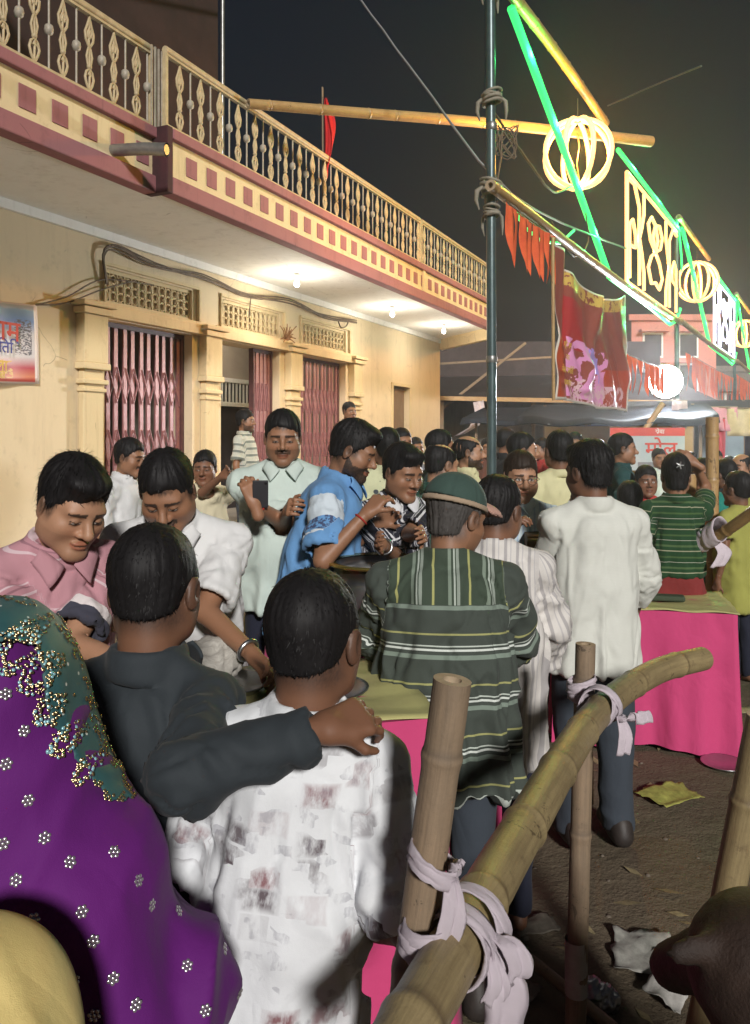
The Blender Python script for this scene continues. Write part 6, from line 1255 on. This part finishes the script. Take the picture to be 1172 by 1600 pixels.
paper(1046, 1250, .27, .2, .5, (.42, .42, .1), 'torn yellow-green paper on the ground below the pink table', seed=2); paper(1006, 1482, .2, .24, -.25, (.4, .39, .35), 'torn printed newspaper sheet lying on the dirt', seed=3, crumple=.03)
paper(1045, 1545, .14, .12, .8, (.45, .43, .4), 'shiny crumpled wrapper right of the foil ball', seed=5, crumple=.05); paper(835, 1440, .16, .1, .3, (.16, .14, .11), 'dull brown paper scrap in the shadow under the rail', seed=6); paper(1150, 1110, .25, .1, .2, (.4, .36, .2), 'pale paper strip beyond the pink table', seed=8); paper(820, 1545, .1, .07, .9, (.3, .27, .22), 'small pale scrap below the barrier', seed=9)
d_ = EYE*FPX/(1562-HY); fb = empty('foil_ball', ((930-HX)/FPX*d_, d_, gz((930-HX)/FPX*d_, d_)), 0, 'crumpled silver foil ball at the lower edge', 'foil', 'litter on the ground')
v = Vox(np.array((-.08, -.06, 0)), np.array((.08, .06, .11)), .006); v.op(ell((-.015, 0, .045), (.05, .04, .045)), .01); v.op(ell((.04, .01, .03), (.03, .03, .03)), .02); V, Q = v.mesh(); N = vnormals(V, Q); n1 = vnoise(V*75, 2); V = V+N*((1-np.abs(2*n1-1)*2)*.011)[:, None]; obj('foil', mesh_np('foil', V, Q, False), pmat('foil_metal', (.4, .4, .42), (.25, .25, .27), 40, .3, .85, 0), fb)
plate(((1131-HX)/FPX*4.0, 4.0, .004), .11, 'steel plate dropped on the ground beside the pink table')
sk = MB().tube([(.30, 2.75, .02), (.5, 2.45, .03), (.66, 2.2, .02)], .018, 8).build('stick', M['bamboo_old']); tag(sk, 'thin bamboo stick lying on the ground behind the rail', 'stick')
rs2 = np.random.RandomState(9); n = 260; GP = np.stack([rs2.uniform(.2, 4, n), rs2.uniform(1.6, 7, n), np.zeros(n)], 1); GP[:, 2] = ground_z(GP[:, 0], GP[:, 1])-.002; NNg = np.tile((0, 0, 1.), (n, 1)); tag(stuff('pebbles', GP, NNg, rs2.uniform(.004, .016, n), pmat('pebble_stone', (.16, .13, .1), (.1, .08, .06), 30), None, .7), 'small pebbles and crumbs scattered over the earth', 'pebbles')

lf = MB(); rl2 = random.Random(12)
for k in range(220):
    x, y = rl2.uniform(.3, 4), rl2.uniform(1.7, 6); z = gz(x, y)+.006; a = rl2.uniform(0, 6.28); L_ = rl2.uniform(.015, .06); d1 = Vector((math.cos(a), math.sin(a), rl2.uniform(-.1, .3)))*L_; d2 = Vector((-math.sin(a), math.cos(a), rl2.uniform(-.2, .2)))*L_*.35; p = Vector((x, y, z)); lf.add([p-d1, p+d2, p+d1, p-d2], [(0, 1, 2, 3)])
tag(lf.build('leaf_litter', pmat('dry_leaf_litter', (.3, .24, .13), (.16, .13, .07), 40)), 'dry leaf and paper crumbs strewn over the earth', 'litter', kind='stuff')
# ------------------------------------------------------------------ brown calf at the lower right
cf = empty('calf', (1.0, 1.5, -.01), 0, 'dark brown calf standing at the lower right corner, cut by the frame', 'calf')
o_ = np.array((.95, 1.5, 0)); w_ = lambda x, y, z: np.array((x, y, z))-o_
v = Vox(w_(.35, .2, 0), w_(1.45, 1.62, 1.02), .0125)
v.op(ell(w_(.56, 1.27, .83), (.088, .1, .095)), .04); v.op(rcone(w_(.56, 1.27, .8), w_(.7, 1.08, .66), .1, .15), .06); v.op(ecap(w_(.74, 1.04, .6), w_(1.12, .5, .56), (.2, .19), (.2, .2), (0, 0, 1)), .06)
v.op(rcone(w_(.55, 1.34, .79), w_(.51, 1.47, .69), .065, .045), .03); v.op(ell(w_(.505, 1.48, .68), (.046, .042, .036)), .02)
for sx in (-1, 1):
    b_ = np.array((.56+sx*.075, 1.25, .875)); tp = b_+np.array((sx*.075, -.02, -.02)); v.op(rcone(w_(*b_), w_(*tp), .02, .008), .012); v.op(ell(w_(*(b_*.45+tp*.55)), (.045, .012, .026)), .012)
for x, y in ((.68, .98), (.86, 1.06), (1.0, .48), (1.2, .58)): v.op(rcone(w_(x, y, .5), w_(x, y, .27), .07, .038), .05); v.op(rcone(w_(x, y, .27), w_(x+.01, y, .03), .036, .032), .02)
V, Q = v.mesh(); V = smooth(V, Q, 2); N = vnormals(V, Q); V = V+N*((vnoise(V*60, 3)-.5)*.004)[:, None]
obj('body', mesh_np('body', V, Q), pmat('calf_hide', (.036, .02, .014), (.02, .012, .009), 9, .7, bump=.5, bscale=180, bdist=.004), cf)
# ------------------------------------------------------------------ far side of the street
def wall_mat(n, a, b, c): return mat_wall(n, a, b, c)
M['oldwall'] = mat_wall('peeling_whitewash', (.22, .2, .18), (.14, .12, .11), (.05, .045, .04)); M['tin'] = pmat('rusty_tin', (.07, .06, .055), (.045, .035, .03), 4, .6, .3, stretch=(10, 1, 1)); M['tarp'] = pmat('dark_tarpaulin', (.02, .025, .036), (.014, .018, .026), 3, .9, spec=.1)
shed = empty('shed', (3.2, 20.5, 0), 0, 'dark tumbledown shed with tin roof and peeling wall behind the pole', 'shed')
MB().box((-1.6, .6, 0), (4.2, .9, 2.6)).build('back_wall', M['oldwall'], shed); MB().box((-1.9, 2.5, 0), (5, 2.8, 4.4)).build('upper_wall', pmat('dark_brick', (.06, .045, .045), (.04, .03, .03), 3), shed)  # upper wall is dark brick throughout
m = MB(); m.add([(-1.9, -1.5, 2.62), (5, -1.5, 2.5), (5, 2.6, 3.5), (-1.9, 2.6, 3.4)], [(0, 1, 2, 3)]); o = m.build('tin_roof', M['tin'], shed); o.modifiers.new('solid', 'SOLIDIFY').thickness = .03
for x in (-1.6, .6, 2.9, 4.8): MB().bar((x, -1.3, 0), (x, -1.3, 2.55), .09).build('post', M['bamboo_old'], shed)
MB().bar((-1.9, -1.45, 2.58), (5, -1.45, 2.45), .1).build('beam', M['bamboo_pale'], shed); MB().bar((-2, -1.0, 2.0), (.4, -1.4, 3.9), .06).build('brace', M['bamboo_old'], shed); MB().bar((-2, -1.2, 3.4), (2.4, -1.3, 3.65), .05).build('brace', M['bamboo_old'], shed)
m = MB(); ribbon(m, [Vector((-.75, -1.5, 2.5)), Vector((-.7, -1.5, 2.2)), Vector((-.85, -1.5, 1.9)), Vector((-1.2, -1.5, 1.7))], Vector((1, 0, .2)), .25, .03, 4); o = m.build('hanging_rag', M['cloth_white'], shed); o.modifiers.new('solid', 'SOLIDIFY').thickness = .01
# pink house with windows far off, plain dark house beyond
def house(x, y, wx, dy, h_, m, label, wins, rz=0):
    e = empty('house', (x, y, 0), rz, label, 'house', 'houses down the street'); MB().box((0, 0, 0), (wx, dy, h_)).build('wall', m, e); MB().box((-.15, -.15, h_), (wx+.15, dy+.15, h_+.25)).build('parapet', m, e)
    for a, z, ww, wh in wins:
        f = MB().box((a-ww/2-.08, -.05, z-.08), (a+ww/2+.08, -.002, z+wh+.08)).build('window', M['soffit'], e); MB().box((a-ww/2, -.07, z), (a+ww/2, -.052, z+wh)).build('pane', M['dark'], f); MB().box((a-ww/2-.25, -.4, z+wh+.1), (a+ww/2+.25, -.052, z+wh+.2)).build('ledge', m, f)
M['pinkhouse'] = mat_wall('pink_house_paint', (.62, .26, .2), (.52, .2, .16), (.4, .16, .13))
house(10.9, 34, 3.6, 5, 6.6, M['pinkhouse'], 'pink plastered house above the stalls', [(.9, 3.4, .7, 1.3), (2.4, 3.4, .7, 1.3), (.9, 5.1, .7, .9), (2.4, 5.1, .7, .9)]); house(15.2, 36, 6, 5, 4.6, M['oldwall'], 'low grey house beyond the pink one', [(1, 2.6, .8, 1), (3.4, 2.6, .8, 1)])
# stall tents
def stall(px, d_, w_, h_, dp, label, cm, back):
    x = (px-HX)/FPX*d_; e = empty('market_stall', (x, d_, 0), R(-18), label, 'stall', 'tarpaulin stalls across the street')
    for a in (-w_/2, w_/2):
        for b in (0, dp): MB().bar((a, b, 0), (a, b, h_+(.3 if b else 0)), .05).build('post', M['bamboo_old'], e)
    o = cloth_sheet('awning', lambda u_, v_: Vector(((u_-.5)*(w_+.5), -.4+(dp+.6)*v_, h_+.32*v_-.14*math.sin(math.pi*u_)*math.sin(math.pi*v_)+.03*math.sin(u_*20)*(1-v_)-.1*(v_ < .04))), 26, 12, cm, e, .01)
    MB().box((-w_/2, .1, 0), (w_/2, .9, .85)).build('counter', M['wood'], e)
    if back: MB().box((-w_/2, dp-.05, .2), (w_/2, dp, h_-.1)).build('backdrop', back, e)
    return e
yel = pmat('yellow_backdrop', (.5, .36, .16), (.4, .26, .12), 2); blu = pmat('pale_blue_backdrop', (.3, .38, .42), (.22, .28, .32), 2); pur = pmat('mauve_backdrop', (.2, .16, .28), (.15, .12, .22), 2)
stall(880, 15.5, 3.4, 2.0, 2.0, 'stall with a dark blue tarpaulin under the red banner', M['tarp'], M['oldwall']); stall(960, 13.0, 2.6, 1.95, 1.8, 'stall with yellow backdrop behind the man in teal', M['tarp'], yel); stall(1045, 16.0, 3.2, 2.15, 2.0, 'stall with pale blue backdrop below the floodlight', M['tarp'], blu); stall(1150, 17.5, 3.6, 2.2, 2.0, 'stall with mauve backdrop at the far right', M['tarp'], pur)
# stall banner with red lettering
sb = empty('stall_banner', at(1020, 735, 11.6), 0, 'white and pale blue stall banner with red lettering', 'banner'); W_ = .62; MB().box((-W_, 0, 0), (W_*.75, .01, .62)).build('board', pmat('banner_pale', (.45, .47, .47), (.3, .42, .45), 1.5), sb); MB().box((-W_, -.004, .5), (W_*.75, -.001, .62)).build('red_strip', INK['red'], sb); MB().box((-W_*.35, -.004, .02), (W_*.7, -.001, .12)).build('grey_strip', flat('banner_grey', (.2, .2, .22)), sb)
text_on('lettering', 'मोल', .3, (.12, -.006, .3), (R(90), 0, 0), INK['red'], sb); text_on('lettering', 'सेवा', .09, (.1, -.008, .56), (R(90), 0, 0), INK['white'], sb)
m = MB(); m.tube([(-.36+.1*math.cos(a), -.008, .3+.17*math.sin(a)) for a in np.linspace(0, 6.283, 20, endpoint=False)], .012, 5, closed=True); m.build('ring_mark', flat('banner_blue_grey', (.12, .14, .2)), sb)
# coloured small panels, violet strip, stall lamps
vs_ = empty('led_strip', at(1138, 672, 15), 0, 'violet LED strip glowing at the far right stall', 'light strip'); MB().box((0, 0, 0), (.62, .03, .09)).build('tubes', M['blue_neon'], vs_); MB().box((-.02, .032, -.02), (.64, .05, .11)).build('backing', M['dark'], vs_)
tl = empty('tube_light', at(1066, 683, 14.5), 0, 'short white tube lamp under the pale blue stall awning', 'lamp'); MB().tube([(-.17, 0, 0), (.17, 0, 0)], .03, 10).build('tube', M['lamp_small'], tl); MB().box((-.2, .02, .03), (.2, .06, .07)).build('fitting', M['soffit'], tl)
for px, py, w_, h_, c_, l_ in ((1062, 648, .16, .3, (.6, .45, .45), 'pale paper hanging below the floodlight'), (1130, 655, .3, .26, (.65, .3, .35), 'pink cloth panel by the far stalls'), (1158, 660, .3, .3, (.6, .5, .3), 'cream cloth panel by the violet strip'), (1124, 690, .12, .5, (.55, .08, .1), 'narrow red cloth hanging by the tall bamboo post')):
    e = empty('hanging_cloth', at(px, py, 14), 0, l_, 'cloth', 'small cloths hung by the stalls'); cloth_sheet('sheet', lambda u_, v_: Vector(((u_-.5)*w_*1.6, .03*math.sin(u_*9+v_*3), (v_-.5)*h_*1.6)), 10, 6, pmat('panel_cloth', c_), e, .004); MB().tube([(-w_*.85, 0, h_*.82), (w_*.85, 0, h_*.82)], .012, 5).build('rod', M['bamboo_old'], e)
for px, d_, top, l_ in ((1050, 12.5, 590, 'slanting bamboo prop below the floodlight'),):
    tag(bamboo('bamboo_prop', [at(985, 704, 12.5), at(1010, 668, 12.5), at(1036, 630, 12.5)], .05, .045, M['bamboo_pale'], seg=8, rs=61), l_, 'bamboo pole')
# red flag on the balcony
fp = BM @ Vector((8.62, OV-.1, 4.36)); fg = empty('flag', fp, 0, 'furled red flag on a thin staff above the balcony rail', 'flag'); top_ = at(517, 136, fp.y).z-fp.z
MB().tube([(0, 0, 0), (-.01, 0, top_)], .012, 6).build('staff', M['bamboo_old'], fg)
cloth_sheet('cloth', lambda u_, v_: Vector((.012+u_*(.03+.11*math.sin(math.pi*min(1, (1-v_)*1.15))**1.2)+.02*math.sin(u_*7+v_*9)*u_, .03*math.sin(u_*12+v_*4), top_-.14-.98*(1-v_))), 12, 24, pmat('red_flag_cloth', (.5, .015, .02), (.36, .01, .015), 6, .8), fg, .003)
# palm and tree crowns behind the house
def leaf_mat(n, a, b): return pmat(n, a, b, 3, .6)
pm = empty('palm_tree', BM @ Vector((11.5, -6.0, 0)), 0, 'palm crown rising dark behind the balcony', 'palm'); bz = at(605, 300, (BM @ Vector((11.5, -6, 0))).y).z; MB().tube([(0, 0, 0), (.1, 0, bz*.5), (0, 0, bz)], [.18, .14, .11], 8).build('trunk', pmat('palm_bark', (.09, .07, .05)), pm)
fm_ = MB()
for k in range(22):
    a = k*2.4; el = rng.uniform(-.3, .9); L_ = rng.uniform(1.6, 2.3); pts = [Vector((math.cos(a)*L_*t_, math.sin(a)*L_*t_, bz+math.sin(el)*L_*t_-.9*t_*t_*L_*.6)) for t_ in np.linspace(0, 1, 9)]; fm_.tube(pts, [.02]*9, 4)
    for i in range(1, 9):
        t_ = (pts[i]-pts[i-1]).normalized(); sd = t_.cross(Vector((0, 0, 1))).normalized()
        for s_ in (-1, 1):
            for q in (0, .33, .66): b_ = pts[i-1].lerp(pts[i], q); tip = b_+sd*s_*.38*(1-i*.07)+t_*.18+Vector((0, 0, -.12)); fm_.add([b_, b_+t_*.045, tip], [(0, 1, 2)])
fm_.build('fronds', leaf_mat('palm_leaf', (.03, .05, .02), (.05, .07, .025)), pm)
tg = empty('tree', BM @ Vector((14.2, -5.0, 0)), 0, 'leafy tree crown dark behind the far balcony end', 'tree'); ty = (BM @ Vector((14.2, -5, 0))).y; tz = at(735, 385, ty).z; MB().tube([(0, 0, 0), (0, .1, tz*.7), (.2, 0, tz)], [.16, .12, .05], 8).build('trunk', pmat('tree_bark', (.08, .06, .045)), tg)
cr_ = MB()
for k in range(900):
    p = Vector((rng.gauss(0, .8), rng.gauss(0, .8), tz-.2+rng.gauss(0, .55))); d1 = Vector((rng.uniform(-1, 1), rng.uniform(-1, 1), rng.uniform(-1, .4))).normalized()*.14; d2 = d1.cross(Vector((rng.uniform(-1, 1), rng.uniform(-1, 1), 1))).normalized()*.045; cr_.add([p, p+d1*.5+d2, p+d1, p+d1*.5-d2], [(0, 1, 2, 3)])
cr_.build('crown', leaf_mat('tree_leaf', (.03, .05, .018), (.045, .07, .025)), tg)

# ------------------------------------------------------------------ thin haze volume, added to give the lamps their bloom
HAZE = 0.0026
hz = MB().box((-30, -3, -1.2), (45, 60, 12)); t = NT('bloom_haze'); t.t.nodes.remove(t.b); pv_ = t.n('VolumePrincipled'); pv_.inputs['Color'].default_value = (.9, .9, .92, 1); pv_.inputs['Density'].default_value = HAZE; pv_.inputs['Anisotropy'].default_value = .65; t.l(pv_.outputs[0], t.out.inputs['Volume'])
tag(hz.build('haze', t.m), 'thin haze added through the night air so the lamps bloom', 'haze', kind='stuff')
